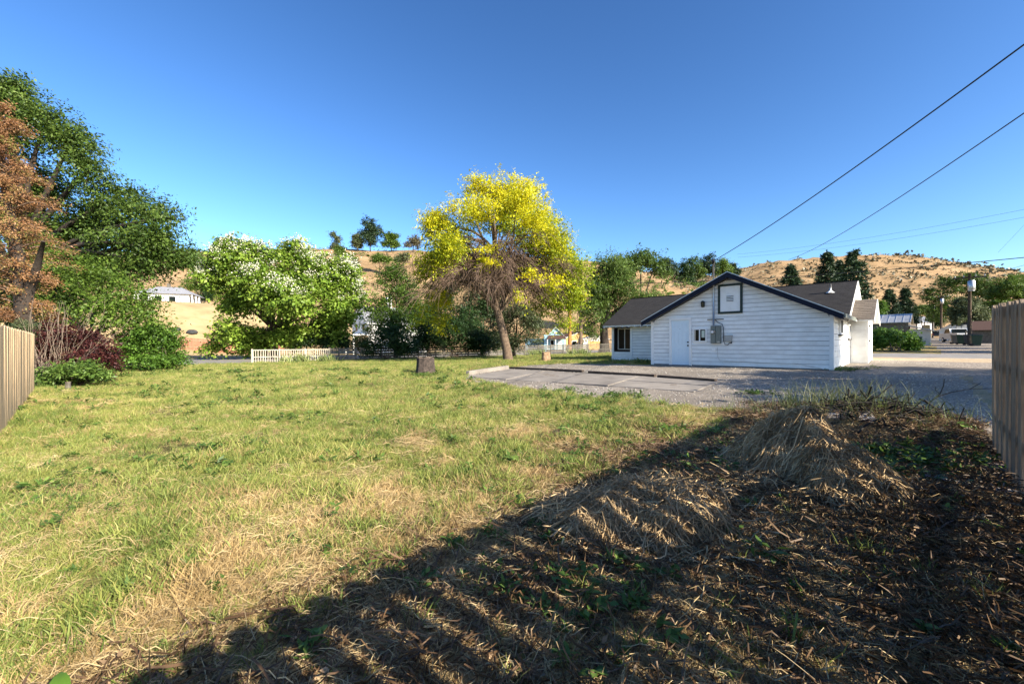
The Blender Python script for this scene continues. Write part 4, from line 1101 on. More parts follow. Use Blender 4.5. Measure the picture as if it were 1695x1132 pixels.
# shrubs at the left
b_ = at(130, 634)
sl_ = lobe_list([(85, 565, 34, 30), (125, 565, 36, 28), (160, 580, 34, 32, -.3), (172, 605, 26, 24, -.4), (130, 600, 40, 26, -.3), (75, 600, 22, 30)], b_[1])
pb = shrub('barberry_shrub', 'dark purple leaved shrub with bare twigs beside the left fence end', ground(*b_), sl_, 'purple', 620, 44, .19, .075, .045, 41, shell=.55)
rng = np.random.default_rng(42)
nt_ = 85
bs = np.array(ground(*at(90, 636)))
st = bs + np.column_stack([rng.normal(size=nt_) * .5, rng.normal(size=nt_) * .35, np.zeros(nt_)])
en = st + np.column_stack([rng.normal(size=nt_) * .8 + .3, rng.normal(size=nt_) * .4, rng.uniform(1.0, 3.0, nt_)])
t = np.linspace(0, 1, 6)[None, :, None]
Pt = st[:, None] * (1 - t) + en[:, None] * t + np.cumsum(rng.normal(size=(nt_, 6, 3)) * .07, 1)
V, F = tubes(Pt, np.linspace(.011, .004, 6)[None].repeat(nt_, 0), 4)
np_mesh('bare_twigs', V, F, M['twig_pale'], pb)
b_ = at(250, 614)
shrub('lilac_bush', 'rounded bright green bush at the left rear corner of the lawn', ground(*b_),
      lobe_list([(225, 570, 34, 30), (260, 560, 34, 28), (285, 580, 28, 30, .4), (240, 595, 46, 18, -.4), (210, 592, 24, 22, -.2), (275, 598, 30, 14)], b_[1]), 'lilac', 560, 60, .24, .10, .07, 43, shell=.7, droop=.5)
b_ = at(115, 640)
shrub('low_weeds', 'knee high green weeds at the foot of the purple shrub', ground(*b_), lobe_list([(75, 625, 16, 12), (105, 618, 24, 14), (145, 614, 26, 12), (170, 622, 14, 8), (90, 635, 26, 8)], b_[1] - .3), 'weed', 170, 34, .16, .12, .05, 44, cat='weeds')
b_ = (P(42, 530, 15.5)[0], 15.5)
shrub('clipped_conifer', 'small rounded olive conifer peeping over the left fence', ground(*b_), lobe_list([(42, 545, 16, 20), (40, 570, 20, 30)], 15.5), 'grey', 120, 40, .14, .12, .03, 45, tint=(.2, .7), shell=.7)

# middle belt of trees beyond the lawn
Y0 = 44.0
tree('dark_cherry_tree', 'dark green tree between the blossoming tree and the golden tree', gpx(655, 44), lobe_list([(650, 470, 30, 34), (640, 510, 40, 36), (665, 540, 34, 34, -1), (625, 545, 28, 30), (675, 490, 26, 40, 1), (690, 540, 24, 40, 1), (655, 450, 16, 16)], Y0),
     'elm', 520, 52, .50, .22, .10, .22, 'bark_dark', 51, fork=.3, shell=.6, droop=.8, tint=(0, .6))
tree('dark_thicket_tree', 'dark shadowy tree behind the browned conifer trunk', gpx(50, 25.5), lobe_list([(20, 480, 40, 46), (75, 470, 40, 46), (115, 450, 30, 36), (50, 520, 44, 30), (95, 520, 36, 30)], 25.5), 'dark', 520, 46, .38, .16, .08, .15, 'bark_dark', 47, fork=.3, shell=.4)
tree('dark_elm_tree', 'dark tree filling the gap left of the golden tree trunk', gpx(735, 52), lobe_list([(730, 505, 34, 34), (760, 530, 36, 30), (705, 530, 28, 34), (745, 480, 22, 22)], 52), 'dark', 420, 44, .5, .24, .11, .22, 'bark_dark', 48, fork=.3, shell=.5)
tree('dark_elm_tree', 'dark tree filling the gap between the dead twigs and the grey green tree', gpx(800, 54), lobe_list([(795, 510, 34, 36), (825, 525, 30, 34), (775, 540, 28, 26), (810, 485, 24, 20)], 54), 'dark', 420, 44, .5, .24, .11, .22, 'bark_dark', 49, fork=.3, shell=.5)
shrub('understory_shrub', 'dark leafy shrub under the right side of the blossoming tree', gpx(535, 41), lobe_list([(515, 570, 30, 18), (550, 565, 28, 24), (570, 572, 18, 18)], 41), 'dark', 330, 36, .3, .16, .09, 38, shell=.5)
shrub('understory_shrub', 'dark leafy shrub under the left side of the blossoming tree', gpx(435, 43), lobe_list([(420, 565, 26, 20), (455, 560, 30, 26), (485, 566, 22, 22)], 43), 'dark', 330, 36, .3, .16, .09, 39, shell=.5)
b_ = gpx(640, 37)
shrub('dark_hedge', 'dense very dark clipped bush at the end of the board fence', b_, lobe_list([(612, 572, 24, 26), (645, 568, 34, 28), (672, 572, 24, 26), (600, 580, 16, 18)], 37), 'dark', 460, 34, .30, .15, .08, 52, shell=.75)
b_ = gpx(855, 38)
tree('grey_leaved_tree', 'round grey green tree right behind the leaning trunk', gpx(850, 38.5), lobe_list([(855, 525, 36, 34), (880, 535, 26, 30, -1), (830, 540, 34, 30, 1), (870, 565, 34, 18, -1), (840, 565, 34, 18)], 38), 'grey', 520, 34, .34, .17, .075, .2, 'bark_dark', 53, fork=.3, shell=.6, tint=(0, .75))
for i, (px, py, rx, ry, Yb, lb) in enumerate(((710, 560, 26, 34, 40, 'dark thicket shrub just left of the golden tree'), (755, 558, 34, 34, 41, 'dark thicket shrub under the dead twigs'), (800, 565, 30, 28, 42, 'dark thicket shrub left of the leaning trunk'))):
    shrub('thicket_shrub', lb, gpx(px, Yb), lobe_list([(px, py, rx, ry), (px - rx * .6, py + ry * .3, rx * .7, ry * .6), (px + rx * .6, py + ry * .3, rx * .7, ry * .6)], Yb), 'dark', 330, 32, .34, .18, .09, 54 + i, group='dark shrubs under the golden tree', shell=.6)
tree('willow_tree', 'large pale green tree with thick dark trunk left of the white house', gpx(1000, 62), lobe_list([(1005, 445, 36, 30), (1030, 460, 34, 34), (985, 465, 30, 34), (1015, 495, 44, 36, 2), (985, 510, 30, 36), (1060, 495, 36, 26), (1045, 520, 36, 24, 2), (975, 540, 20, 30, 2), (1085, 500, 20, 18)], 60),
     'willow', 780, 60, .75, .30, .11, .75, 'bark_dark', 61, fork=.42, shell=.55, droop=.9, twig_n=150)
tree('poplar_tree', 'leafy green tree on the slope behind the willow and house roof', gpx(1060, 120), lobe_list([(1060, 428, 26, 18), (1040, 440, 24, 18), (1085, 440, 18, 14), (1025, 450, 18, 20), (1095, 452, 14, 10)], 120), 'willow', 330, 26, 1.2, .75, .36, .6, 'bark_dark', 62, shell=.55, tint=(0, .6), limb_n=3, twig_n=30)
for i, (px, Yb, top_) in enumerate(((943, 58, 470), (961.5, 60, 432))):
    b_ = gpx(px, Yb); m = MB(); m.tube([(b_[0], b_[1], b_[2] - .2), (b_[0], b_[1], P(px, top_, Yb)[2])], [.26, .19], 10)
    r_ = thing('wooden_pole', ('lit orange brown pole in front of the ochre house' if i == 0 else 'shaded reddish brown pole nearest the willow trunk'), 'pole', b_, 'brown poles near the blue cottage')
    m.build('shaft', M['pole_lit'] if i == 0 else M['bark_warm'], r_, True)  # sunlit pole coloured orange, shaded pole coloured darker brown
    m = MB(); m.tube([(b_[0] - .9, b_[1], P(px, top_ + 8, Yb)[2]), (b_[0] + .9, b_[1], P(px, top_ + 8, Yb)[2])], [.06, .06], 6); m.build('crossarm', M['pole'], r_)

# conifers, hill trees, trees along the alley
def conifer(label, px, Y, top_py, half_px, base_py, seed, name='conifer', group=None, n=90, per=46, leaf='conifer'):
    rng = np.random.default_rng(seed)
    x = (px - CX) / FPX * Y; zt = P(px, top_py, Y)[2]; zb_ = P(px, base_py, Y)[2]
    zg = min(gzf(x, Y), zb_)
    root = thing(name, label, 'tree', (x, Y, zg), group)
    R0 = half_px * Y / FPX; H_ = zt - zb_
    m = MB(); m.tube([(x, Y, zg - .3), (x, Y, zb_ + H_ * .5), (x, Y, zt)], [.03 * H_ + .08, .016 * H_ + .04, .01], 7); m.build('trunk', M['bark_dark'], root, True)
    f = rng.random(n) ** 1.25; az = rng.random(n) * 2 * np.pi
    reach = R0 * (1 - f) ** .8 * (.65 + .5 * rng.random(n)) + .03 * R0
    t = rng.random((n, per)) ** .6
    px_ = x + np.cos(az)[:, None] * reach[:, None] * t + rng.normal(size=(n, per)) * R0 * .07
    py_ = Y + np.sin(az)[:, None] * reach[:, None] * t + rng.normal(size=(n, per)) * R0 * .07
    pz_ = (zb_ + H_ * f)[:, None] - (t ** 1.3) * reach[:, None] * .25 + rng.normal(size=(n, per)) * R0 * .05
    pos = np.stack([px_, py_, pz_], -1).reshape(-1, 3)
    dv = np.repeat(np.stack([np.cos(az), np.sin(az), np.full(n, -.25)], 1), per, 0)
    s_ = max(R0 * .16, .0045 * Y)
    N_ = len(pos)
    V, F = leaves(pos, unit(rng.normal(size=pos.shape) + np.array([0, 0, .8])), unit(dv + rng.normal(size=pos.shape) * .6), s_ * (.6 + .8 * rng.random(N_)), s_ * .4 * (.6 + .8 * rng.random(N_)))
    np_mesh('foliage', V, F, LM[leaf], root, {'tint': np.repeat(np.repeat(rng.random(n) * .5, per) + rng.random(N_) * .5, 4)})
for i, (px, Y, tp_, hw, bp_, lb) in enumerate((
        (1309, 62, 441, 26, 500, 'small dark conifer behind the middle of the house roof'),
        (1369, 66, 418, 28, 505, 'ragged conifer behind the right part of the house roof'),
        (1414, 60, 415, 34, 520, 'tall pointed conifer at the right end of the house roof'),
        (1472, 82, 480, 20, 530, 'dark juniper directly behind the tin roofed barn'),
        (1498, 86, 478, 20, 530, 'dark juniper behind the right end of the tin roofed barn'),
        (1390, 70, 432, 22, 510, 'narrow conifer between the two taller ones behind the roof'))):
    conifer(lb, px, Y, tp_, hw, bp_, 70 + i, group='conifers beyond the house', n=130, per=56)
def far_tree(label, px, Y, specs, leaf, seed, name='hill_tree', group='trees on the hills', n_cl=110, per=26, trunk=.3):
    x = (px - CX) / FPX * Y
    lb_ = lobe_list(specs, Y); b_ = ground(x, Y)
    k_ = Y / 700
    return tree(name, label, b_, lb_, leaf, int(n_cl * 1.8), int(per * 1.5), 2.8 * k_, max(2.0 * k_, .16), max(1.1 * k_, .1), trunk, 'bark_dark', seed, group, shell=.4, twig_n=10, limb_n=4)
far_tree('tall dark conifer like clump on the ridge above the white house', 613, 238, [(613, 375, 14, 18), (606, 388, 14, 16), (622, 385, 14, 18), (612, 400, 22, 10)], 'conifer', 81, n_cl=190)
far_tree('lighter green tree on the ridge right of the dark clump', 648, 240, [(648, 395, 12, 14), (640, 404, 10, 8), (655, 405, 9, 8)], 'elm', 82, n_cl=110)
far_tree('small tree on the ridge left of the dark clump', 592, 236, [(592, 396, 8, 12), (590, 404, 10, 7)], 'grey', 83, n_cl=80)
far_tree('spindly leaning tree on the ridge above the blossoming tree', 558, 238, [(558, 396, 7, 9), (550, 388, 5, 4), (557, 410, 12, 10)], 'grey', 84, n_cl=70)
far_tree('thin grey tree on the ridge just left of the golden tree', 684, 248, [(684, 397, 10, 8), (680, 405, 10, 7), (690, 404, 6, 8)], 'sage', 85, n_cl=60)
far_tree('round green tree on the ridge above the left of the blossoming tree', 372, 226, [(372, 402, 16, 12), (362, 412, 14, 10)], 'elm', 86, n_cl=110)
far_tree('broad dark tree on the ridge beside the tall left tree', 335, 180, [(320, 425, 22, 16), (338, 435, 18, 14), (308, 440, 20, 18)], 'elm', 87, n_cl=130)
far_tree('green thicket tree between the tall left tree and the blossoming tree', 332, 130, [(332, 452, 20, 16), (318, 470, 20, 16), (345, 470, 14, 14)], 'elm', 89, n_cl=130)
far_tree('dark juniper like tree at the left edge of the blossoming tree', 346, 100, [(346, 480, 12, 20), (338, 492, 12, 10)], 'dark', 79, n_cl=90)
far_tree('round olive bush tree high on the slope right of the ridge clump', 668, 200, [(668, 425, 12, 9), (660, 430, 9, 7)], 'grey', 78, n_cl=70)
far_tree('low green bush tree on the slope below the ridge clump', 628, 190, [(626, 428, 13, 8), (640, 431, 9, 6)], 'elm', 77, n_cl=70)
far_tree('pair of green bushes on the slope below the spindly tree', 566, 190, [(562, 418, 13, 10), (576, 424, 9, 7)], 'elm', 76, n_cl=80)
far_tree('green bush tree on the hillside right of the blossoming tree', 583, 150, [(582, 440, 12, 16), (586, 452, 12, 10)], 'grey', 88, n_cl=90)
for i, (px, py, rx, ry, Y, leaf, lb) in enumerate((
        (1105, 440, 16, 16, 330, 'conifer', 'leftmost dark tree of the wooded saddle beyond the house'), (1128, 448, 18, 20, 335, 'dark', 'dark round tree in the middle of the wooded saddle'),
        (1150, 440, 16, 20, 340, 'ash', 'mid green tree in the wooded saddle behind the mast'), (1170, 436, 14, 22, 345, 'conifer', 'tallest dark tree of the wooded saddle'),
        (1196, 440, 14, 16, 350, 'elm', 'pale green tree at the right end of the wooded saddle'), (1212, 446, 10, 10, 352, 'conifer', 'small dark tree last in the wooded saddle'),
        (1140, 470, 16, 12, 300, 'dark', 'low dark tree in the gully below the wooded saddle'), (1160, 476, 16, 12, 290, 'willow', 'light green tree in the gully just above the roof'))):
    far_tree(lb, px, Y, [(px, py, rx, ry), (px - rx * .5, py + ry * .6, rx * .8, ry * .6), (px + rx * .5, py + ry * .5, rx * .8, ry * .7)], leaf, 90 + i, group='trees in the saddle', n_cl=120)
for i, (px, Y, specs, leaf, lb) in enumerate((
        (1580, 95, [(1585, 475, 34, 28), (1560, 490, 30, 26), (1610, 480, 30, 30), (1600, 515, 40, 26), (1555, 520, 26, 20), (1630, 500, 20, 36)], 'ash', 'broad dark tree overhanging the right of the alley'),
        (1665, 75, [(1665, 478, 34, 24), (1690, 470, 30, 22), (1650, 500, 26, 26), (1690, 500, 30, 30)], 'elm', 'spreading tree just above the right board fence'),
        (1602, 62, [(1600, 505, 22, 20), (1615, 520, 20, 18), (1590, 525, 16, 14)], 'grey', 'olive tree behind the transformer pole'),
        (1527, 120, [(1522, 515, 14, 10), (1535, 512, 8, 8)], 'willow', 'pale sunlit bush tree at the far left of the alley'),
        (1452, 70, [(1455, 512, 10, 14), (1447, 520, 9, 10)], 'lilac', 'bright green tree just behind the porch roof'),
        (1545, 150, [(1545, 520, 12, 18), (1552, 530, 12, 12)], 'dark', 'dark tree closing the far end of the alley'))):
    far_tree(lb, px, Y, specs, leaf, 100 + i, 'alley_tree', 'trees along the alley', n_cl=480 if i < 3 else 110, per=40)
b_ = at(1482, 582)
shrub('roadside_shrub', 'bright green spreading shrub at the corner of the alley and street', ground(*b_), lobe_list([(1470, 563, 22, 16), (1495, 566, 20, 14, .5), (1455, 567, 12, 13), (1510, 574, 10, 8)], b_[1] + 1.2), 'lilac', 330, 34, .28, .17, .11, 121, shell=.65)
# trees across the alley, outside the picture, whose shade lies over the drive
for i, (a_, b2, hgt, rad, ncl, lb) in enumerate(((-7.4, 12.0, 6.2, 1.7, 260, 'low shade tree across the alley opposite the fence end'), (-8.5, 14.6, 7.6, 2.1, 330, 'shade tree across the alley opposite the drive'),
                                            (-9.0, 17.4, 7.9, 2.1, 300, 'shade tree across the alley opposite the sunny side wall'), (-10.5, 20.6, 10.0, 1.9, 230, 'tallest shade tree across the alley opposite the house front'),
                                            (-9.2, 41.0, 7.5, 2.4, 330, 'shade tree by the far alley just past the street'), (-9.8, 50.0, 8.5, 2.6, 330, 'shade tree by the far alley beside the bins'), (-9.5, 60.0, 8.5, 2.4, 330, 'farthest shade tree by the alley'))):
    x, y = xy(a_, b2); z = gzf(x, y)
    lobes = np.array([(x, y, z + hgt * .72, rad, rad, hgt * .24), (x + .8, y + .9, z + hgt * .52, rad * .85, rad * .9, hgt * .2), (x - .9, y - .6, z + hgt * .45, rad * .8, rad * .9, hgt * .22)])
    tree('shade_tree', lb, (x, y, z), lobes, 'elm', ncl, 46, .35, .20, .11, .2, 'bark', 130 + i, 'shade trees across the alley', twig_n=30)

# ------------------------------------------------------------------ brush on the hills
def hill_brush():
    rng = np.random.default_rng(140)
    P_, T_, S_ = [], [], []
    n = 15000
    th = np.radians(rng.uniform(-46, 54, n)); r = rng.uniform(120, 660, n)
    x, y = r * np.sin(th), r * np.cos(th)
    z = gz(x, y)
    dens = fbm(x / 18, y / 18, 3) + .10 * rng.normal(size=n)
    right = x > y * .38
    keep = (z > 9) & (dens > np.where(right, .40, .52))
    x, y, z, right, r = x[keep], y[keep], z[keep], right[keep], r[keep]
    n = len(x); per = 12
    s_ = np.where(right, .0040, .0032) * r * (.5 + rng.random(n) ** 2)
    pos = np.stack([x, y, z], 1)[:, None] + rng.normal(size=(n, per, 3)) * s_[:, None, None] * np.array([.75, .75, .26]) + np.array([0, 0, 1]) * s_[:, None, None] * .05
    pos = pos.reshape(-1, 3); sz = np.repeat(s_, per) * (.6 + .6 * rng.random(n * per))
    V, F = leaves(pos, unit(rng.normal(size=pos.shape) + np.array([0, -.3, .7])), rng.normal(size=pos.shape), sz, sz * .8)
    tag(np_mesh('sagebrush', V, F, LM['sage'], attrs={'tint': np.repeat(np.repeat(rng.random(n) * .6, per) + rng.random(n * per) * .4, 4)}), kind='stuff')
hill_brush()
def green_brush():
    rng = np.random.default_rng(141)
    px = rng.uniform(300, 720, 150); Y = rng.uniform(120, 228, 150)
    px2 = rng.uniform(980, 1190, 70); Y2 = rng.uniform(150, 300, 70)
    px = np.concatenate([px, px2]); Y = np.concatenate([Y, Y2]); x = (px - CX) / FPX * Y
    z = gz(x, Y); n = len(x); per = 60
    s_ = .0075 * Y * (.3 + 1.2 * rng.random(n) ** 2.2)
    pos = np.stack([x, Y, z], 1)[:, None] + rng.normal(size=(n, per, 3)) * s_[:, None, None] * np.array([.6, .6, .42]) + np.array([0, 0, 1]) * s_[:, None, None] * .5
    pos = pos.reshape(-1, 3); sz = np.repeat(.0042 * Y, per) * (.6 + .6 * rng.random(n * per))
    V, F = leaves(pos, unit(rng.normal(size=pos.shape) + np.array([0, -.3, .7])), rng.normal(size=pos.shape), sz, sz * .6)
    tag(np_mesh('hillside_scrub', V, F, LM['elm'], attrs={'tint': np.repeat(np.repeat(rng.random(n) * .6, per) + rng.random(n * per) * .4, 4)}), kind='stuff')
green_brush()

# ------------------------------------------------------------------ back fences, neighbouring buildings
def slat_fence(label, p0, p1, h, mat, nb, rows, name='board_fence', pickets=None, group=None):
    p0, p1 = np.array(p0), np.array(p1); L_ = np.linalg.norm(p1 - p0); d_ = (p1 - p0) / L_; rz = math.atan2(d_[1], d_[0])
    root = thing(name, label, 'fence', ground(*p0), group); lx, ly, lz = root.location
    m = MB(); m.box(-.05, .05, -.05, .05, -.1, h + .06); post = m.build('post', mat)
    for i in range(nb + 1):
        x, y = p0 + d_ * L_ * i / nb
        o = post if i == 0 else link_copy(post, root, (0, 0, 0))
        o.parent = root; o.location = (x - lx, y - ly, gzf(x, y) - lz); o.rotation_euler = (0, 0, rz)
    w_ = L_ / nb - .1
    if rows:
        hh = h / rows
        m = MB(); m.box(-w_ / 2, w_ / 2, -.012, .012, 0, hh * .72); sl_ = m.build('slat', mat); first = True
        for i in range(nb):
            x, y = p0 + d_ * L_ * (i + .5) / nb
            for r_ in range(rows):
                o = sl_ if first else link_copy(sl_, root, (0, 0, 0)); first = False
                o.parent = root; o.location = (x - lx, y - ly, gzf(x, y) - lz + .06 + r_ * hh + random.uniform(-.01, .01)); o.rotation_euler = (0, random.uniform(-.008, .008), rz)
    if pickets:
        n = int(L_ / pickets)
        m = MB(); m.box(-.028, .028, -.01, .01, .05, h - .02); pk = m.build('picket', mat)
        for i in range(n):
            x, y = p0 + d_ * (i + .5) * pickets
            o = pk if i == 0 else link_copy(pk, root, (0, 0, 0))
            o.parent = root; o.location = (x - lx + d_[1] * .03, y - ly - d_[0] * .03, gzf(x, y) - lz + random.uniform(-.015, .015)); o.rotation_euler = (0, random.uniform(-.02, .02), rz)
        for hz in (h * .42, h - .07):
            m = MB(); q0, q1 = p0, p1; s_ = np.array([-d_[1], d_[0]]) * .02
            z0, z1 = gzf(*q0) + hz, gzf(*q1) + hz
            m.hexa([(*(q0 - s_), z0), (*(q1 - s_), z1), (*(q1 + s_), z1), (*(q0 + s_), z0)], [(*(q0 - s_), z0 + .07), (*(q1 - s_), z1 + .07), (*(q1 + s_), z1 + .07), (*(q0 + s_), z0 + .07)])
            m.build('rail', mat, root)
    return root
F0 = np.array(P(417, 0, 31.6)[:2]); F1 = np.array(P(545, 0, 35.0)[:2]); F2 = np.array(P(590, 0, 36.3)[:2]); F3 = np.array(P(868, 0, 46.5)[:2]); F4 = np.array(P(972, 0, 49.5)[:2]); F5 = np.array(P(1030, 0, 51.5)[:2])
slat_fence('flaking white picket fence below the blossoming tree', F0, F1, 1.02, M['oldwhite'], 3, 0, 'picket_fence', .16)
slat_fence('short grey horizontal board fence ending at the dark clipped bush', F1 + (F2 - F1) * .02, F2, 1.05, M['greywood'], 3, 6)
slat_fence('long shaded horizontal board fence running behind the leaning tree', F2 + (F3 - F2) * .02, F3, 1.1, M['greywood'], 10, 5)
slat_fence('weathered horizontal board fence in front of the blue cottage', F3 + (F4 - F3) * .01, F4, 1.15, M['greywood'], 5, 5)
slat_fence('grey picket fence running behind the window wing of the house', F4 + (F5 - F4) * .02, F5, 1.15, M['greywood'], 2, 0, 'picket_fence', .17)
rp0, rp1 = P(295, 0, 57)[:2], P(470, 0, 60)[:2]
board_fence('reddish brown plank fence across the road below the dry slope', rp0, rp1, .22, .21, 1.75, M['redwood'], False, rails=(.3, 1.2), jitter=.02, ear=.01)

def gable_house(name, label, org, yaw, w, d_, eave, ridge, wall, roof, cat='house', over=.3, group=None, feats=(), base=0.0):
    """front gable faces local -v; feats: (kind, u0, u1, z0, z1) on the front, or with side='r' on the +u wall"""
    ex, ey = (math.cos(yaw), math.sin(yaw)), (-math.sin(yaw), math.cos(yaw))
    root = thing(name, label, cat, org, group)
    mk = lambda: MB(org, ex, ey)
    m = mk(); m.prism([(-w / 2, 0, -.4), (w / 2, 0, -.4), (w / 2, 0, eave), (0, 0, ridge), (-w / 2, 0, eave)], (0, d_, 0)); m.build('wall', M[wall], root)
    sl_ = (ridge - eave) / (w / 2)
    for sgn, nm in ((-1, 'roof'), (1, 'roof')):
        m = mk(); u_ = sgn * (w / 2 + over); ze = eave - sl_ * over + .03
        e0, e1, r0, r1 = (u_, -over, ze), (u_, d_ + over, ze), (0, -over, ridge + .03), (0, d_ + over, ridge + .03)
        slab(m, e0, e1, r0, r1, .08)
        rr_ = m.build(nm, M['trimwhite'], root)
        m = mk(); courses(m, e0, e1, r0, r1, max(4, int(w * 1.6))); tag(m.build('roofing', M[roof], rr_), kind='stuff')
    for fe in feats:
        kind, u0, u1, z0, z1 = fe[:5]; side = fe[5] if len(fe) > 5 else 'f'
        def bx(m, a0, a1, t0, t1, c0, c1):
            if side == 'f': m.box(a0, a1, -t1, -t0, c0, c1)
            elif side == 'r': m.box(w / 2 + t0, w / 2 + t1, a0, a1, c0, c1)
            else: m.box(-w / 2 - t1, -w / 2 - t0, a0, a1, c0, c1)
        if kind == 'window':
            m = mk(); f_ = .08
            bx(m, u0, u1, 0, .06, z0, z0 + f_); bx(m, u0, u1, 0, .06, z1 - f_, z1); bx(m, u0, u0 + f_, 0, .06, z0 + f_, z1 - f_); bx(m, u1 - f_, u1, 0, .06, z0 + f_, z1 - f_)
            wi = m.build('window', M['trimwhite'], root)
            m = mk(); bx(m, u0 + f_, u1 - f_, 0, .03, z0 + f_, z1 - f_); m.build('pane', M['pane'], wi)
        else:
            m = mk(); bx(m, u0, u1, 0, .05, z0, z1); m.build(kind, M[fe[6]] if len(fe) > 6 else M['trimwhite'], root)
    return root, mk
# blue cottage with a hipped porch
o_ = gpx(920, 84)
bc, mk = gable_house('cottage', 'small pale blue gabled cottage beyond the weathered fence', o_, -.12, 3.9, 9, 2.75, 4.75, 'bluewall', 'roof_grey', over=.25,
                     feats=(('window', -1.1, -.3, .9, 2.2), ('door', .4, 1.2, .1, 2.1), ('window', 2.0, 3.0, 1, 2, 'l'), ('vent', -.3, .3, 3.3, 3.8)))
m = mk(); m.hexa([(-1.75, -1.6, 2.35), (1.9, -1.6, 2.35), (1.9, 0, 2.9), (-1.4, 0, 2.9)], [(-1.75, -1.6, 2.43), (1.9, -1.6, 2.43), (1.9, 0, 3.15), (-1.4, 0, 3.15)]); m.build('porch_roof', M['roof_brown'], bc)
for u in (-1.6, 0, 1.75):
    m = mk(); m.box(u - .07, u + .07, -1.5, -1.36, .0, 2.36); m.build('porch_post', M['trimwhite'], bc)
m = mk(); m.box(-1.75, 1.9, -1.6, 0, -.3, .12); m.build('porch_floor', M['greywood'], bc)
m = mk(); m.box(-2.3, -1.75, -.6, .2, -.2, 3.2); m.build('chimney_breast', M['bluewall'], bc)
m = mk(); m.box(-6.2, -1.98, 1.5, 7, -.4, 2.5); m.build('side_wing', M['bluedark'], bc)
# ochre house
gable_house('ochre_house', 'ochre walled house behind the orange brown poles', gpx(962, 104), .35, 9, 8, 2.9, 4.6, 'orange_wall', 'roof_brown', over=.4, feats=(('window', -2.6, -1.2, .9, 2.2), ('door', 0, 1, 0, 2.1), ('window', 2, 3.6, .9, 2.2), ('window', 2, 4, 1, 2.2, 'l')))
gable_house('garden_shed', 'low cream shed with brown door beside the willow trunk', gpx(986, 98), .15, 6, 4, 2.6, 3.3, 'cream', 'roof_grey', cat='shed', feats=(('garage_door', -1.8, 1.2, 0, 2.0, 'f', 'orange_wall'),))
# tall white house behind the dark tree
o_ = gpx(596, 62)
wh, mk = gable_house('white_house', 'tall white house half hidden right of the blossoming tree', o_, -.9, 7, 9, 4.6, 7.0, 'white', 'roof_grey', over=.4,
                     feats=(('window', -2.2, -.6, .9, 2.4), ('window', .8, 2.2, .9, 2.4), ('window', -2, -.8, 3.3, 4.4), ('window', 1, 2.2, 3.3, 4.4), ('window', 3, 4.6, 1, 2.4, 'r'), ('window', 3, 4.6, 1, 2.4, 'l')))
m = mk(); m.box(-.35, .35, 4, 4.7, 6.2, 8.6); m.build('chimney', M['white'], wh)
m = mk(); m.box(-3.6, 3.6, -2.2, 0, 2.65, 2.8); m.build('porch_roof', M['trimwhite'], wh)
for u in (-3.4, 0, 3.4): m = mk(); m.box(u - .08, u + .08, -2.1, -1.95, 0, 2.65); m.build('porch_post', M['trimwhite'], wh)
# hip roofed house on the dry terrace
o_ = ground(*P(277, 0, 86)[:2])
ht = thing('hillside_house', 'white house with grey hip roof above the dry grass slope', 'house', o_)
mk = lambda: MB(o_, (math.cos(.35), math.sin(.35)), (-math.sin(.35), math.cos(.35)))
m = mk(); m.box(-5.5, 3.6, 0, 7, -1, 2.5); m.build('wall', M['white'], ht)
m = mk()
q = [(-6, -.5, 2.5), (4.4, -.5, 2.5), (4.4, 7.5, 2.5), (-6, 7.5, 2.5)]; r0, r1 = (-2.6, 3.5, 4.3), (1.2, 3.5, 4.3)
for pl in ((q[0], q[1], r1, r0), (q[2], q[3], r0, r1)): m.poly(pl, [(0, 0), (10, 0), (7, 4), (3, 4)])
for pl in ((q[1], q[2], r1), (q[3], q[0], r0)): m.poly(pl, [(0, 0), (8, 0), (4, 4)])
m.poly(q[::-1], [(0, 0), (1, 0), (1, 1), (0, 1)])
m.build('roof', M['roof_grey'], ht)
for (u0, u1) in ((-4.6, -3.2), (-2.2, -.8), (.2, 1.5)):
    m = mk(); m.box(u0, u1, -.06, 0, .8, 2.1); w_ = m.build('window', M['trimwhite'], ht)
    m = mk(); m.box(u0 + .1, u1 - .1, -.085, -.055, .9, 2.0); m.build('pane', M['pane'], w_)
m = mk(); m.box(3.6, 4.3, -.3, 6, -1, .1); m.build('porch_floor', M['greywood'], ht)
for v in (-.2, 2, 4): m = mk(); m.box(4.1, 4.3, v, v + .2, 0, 2.5); m.build('porch_post', M['trimwhite'], ht)
for v in (.8, 3): m = mk(); m.box(3.6, 3.66, v, v + 1.2, .2, 2.1); m.build('porch_door', M['pane'], ht)
m = mk(); m.box(-1.2, -.7, 3.2, 3.7, 4.0, 5.0); m.build('chimney', M['greywood'], ht)
# two dark boulders on the dry slope
def boulder(label, px, py, wpx, hpx, seed, mat='stone', name='boulder', group=None):
    x, y = at(px, py); rg = np.random.default_rng(seed); rx, rz_ = wpx / 2 / FPX * y, hpx / FPX * y
    V, F = [], []
    n, k_ = 9, 14
    for i in range(n):
        ph = math.pi * i / (n - 1)
        for j in range(k_):
            t = 2 * math.pi * j / k_
            dx, dy, dz = math.sin(ph) * math.cos(t), math.sin(ph) * math.sin(t), math.cos(ph)
            s_ = .82 + .36 * float(vnoise(dx * 1.7 + seed * 3.1, dy * 1.7 + dz * 1.3))
            V.append((x + dx * rx * s_, y + dy * rx * .8 * s_, gzf(x, y) + rz_ * .35 + dz * rz_ * .65 * s_))
    for i in range(n - 1):
        for j in range(k_): F.append((i * k_ + j, i * k_ + (j + 1) % k_, (i + 1) * k_ + (j + 1) % k_, (i + 1) * k_ + j))
    return tag(np_mesh(name, V, F, M[mat]), label, name, group)
boulder('smaller black boulder on the dry slope, nearer the green bush', 292, 549, 13, 7, 1, group='boulders on the dry slope')
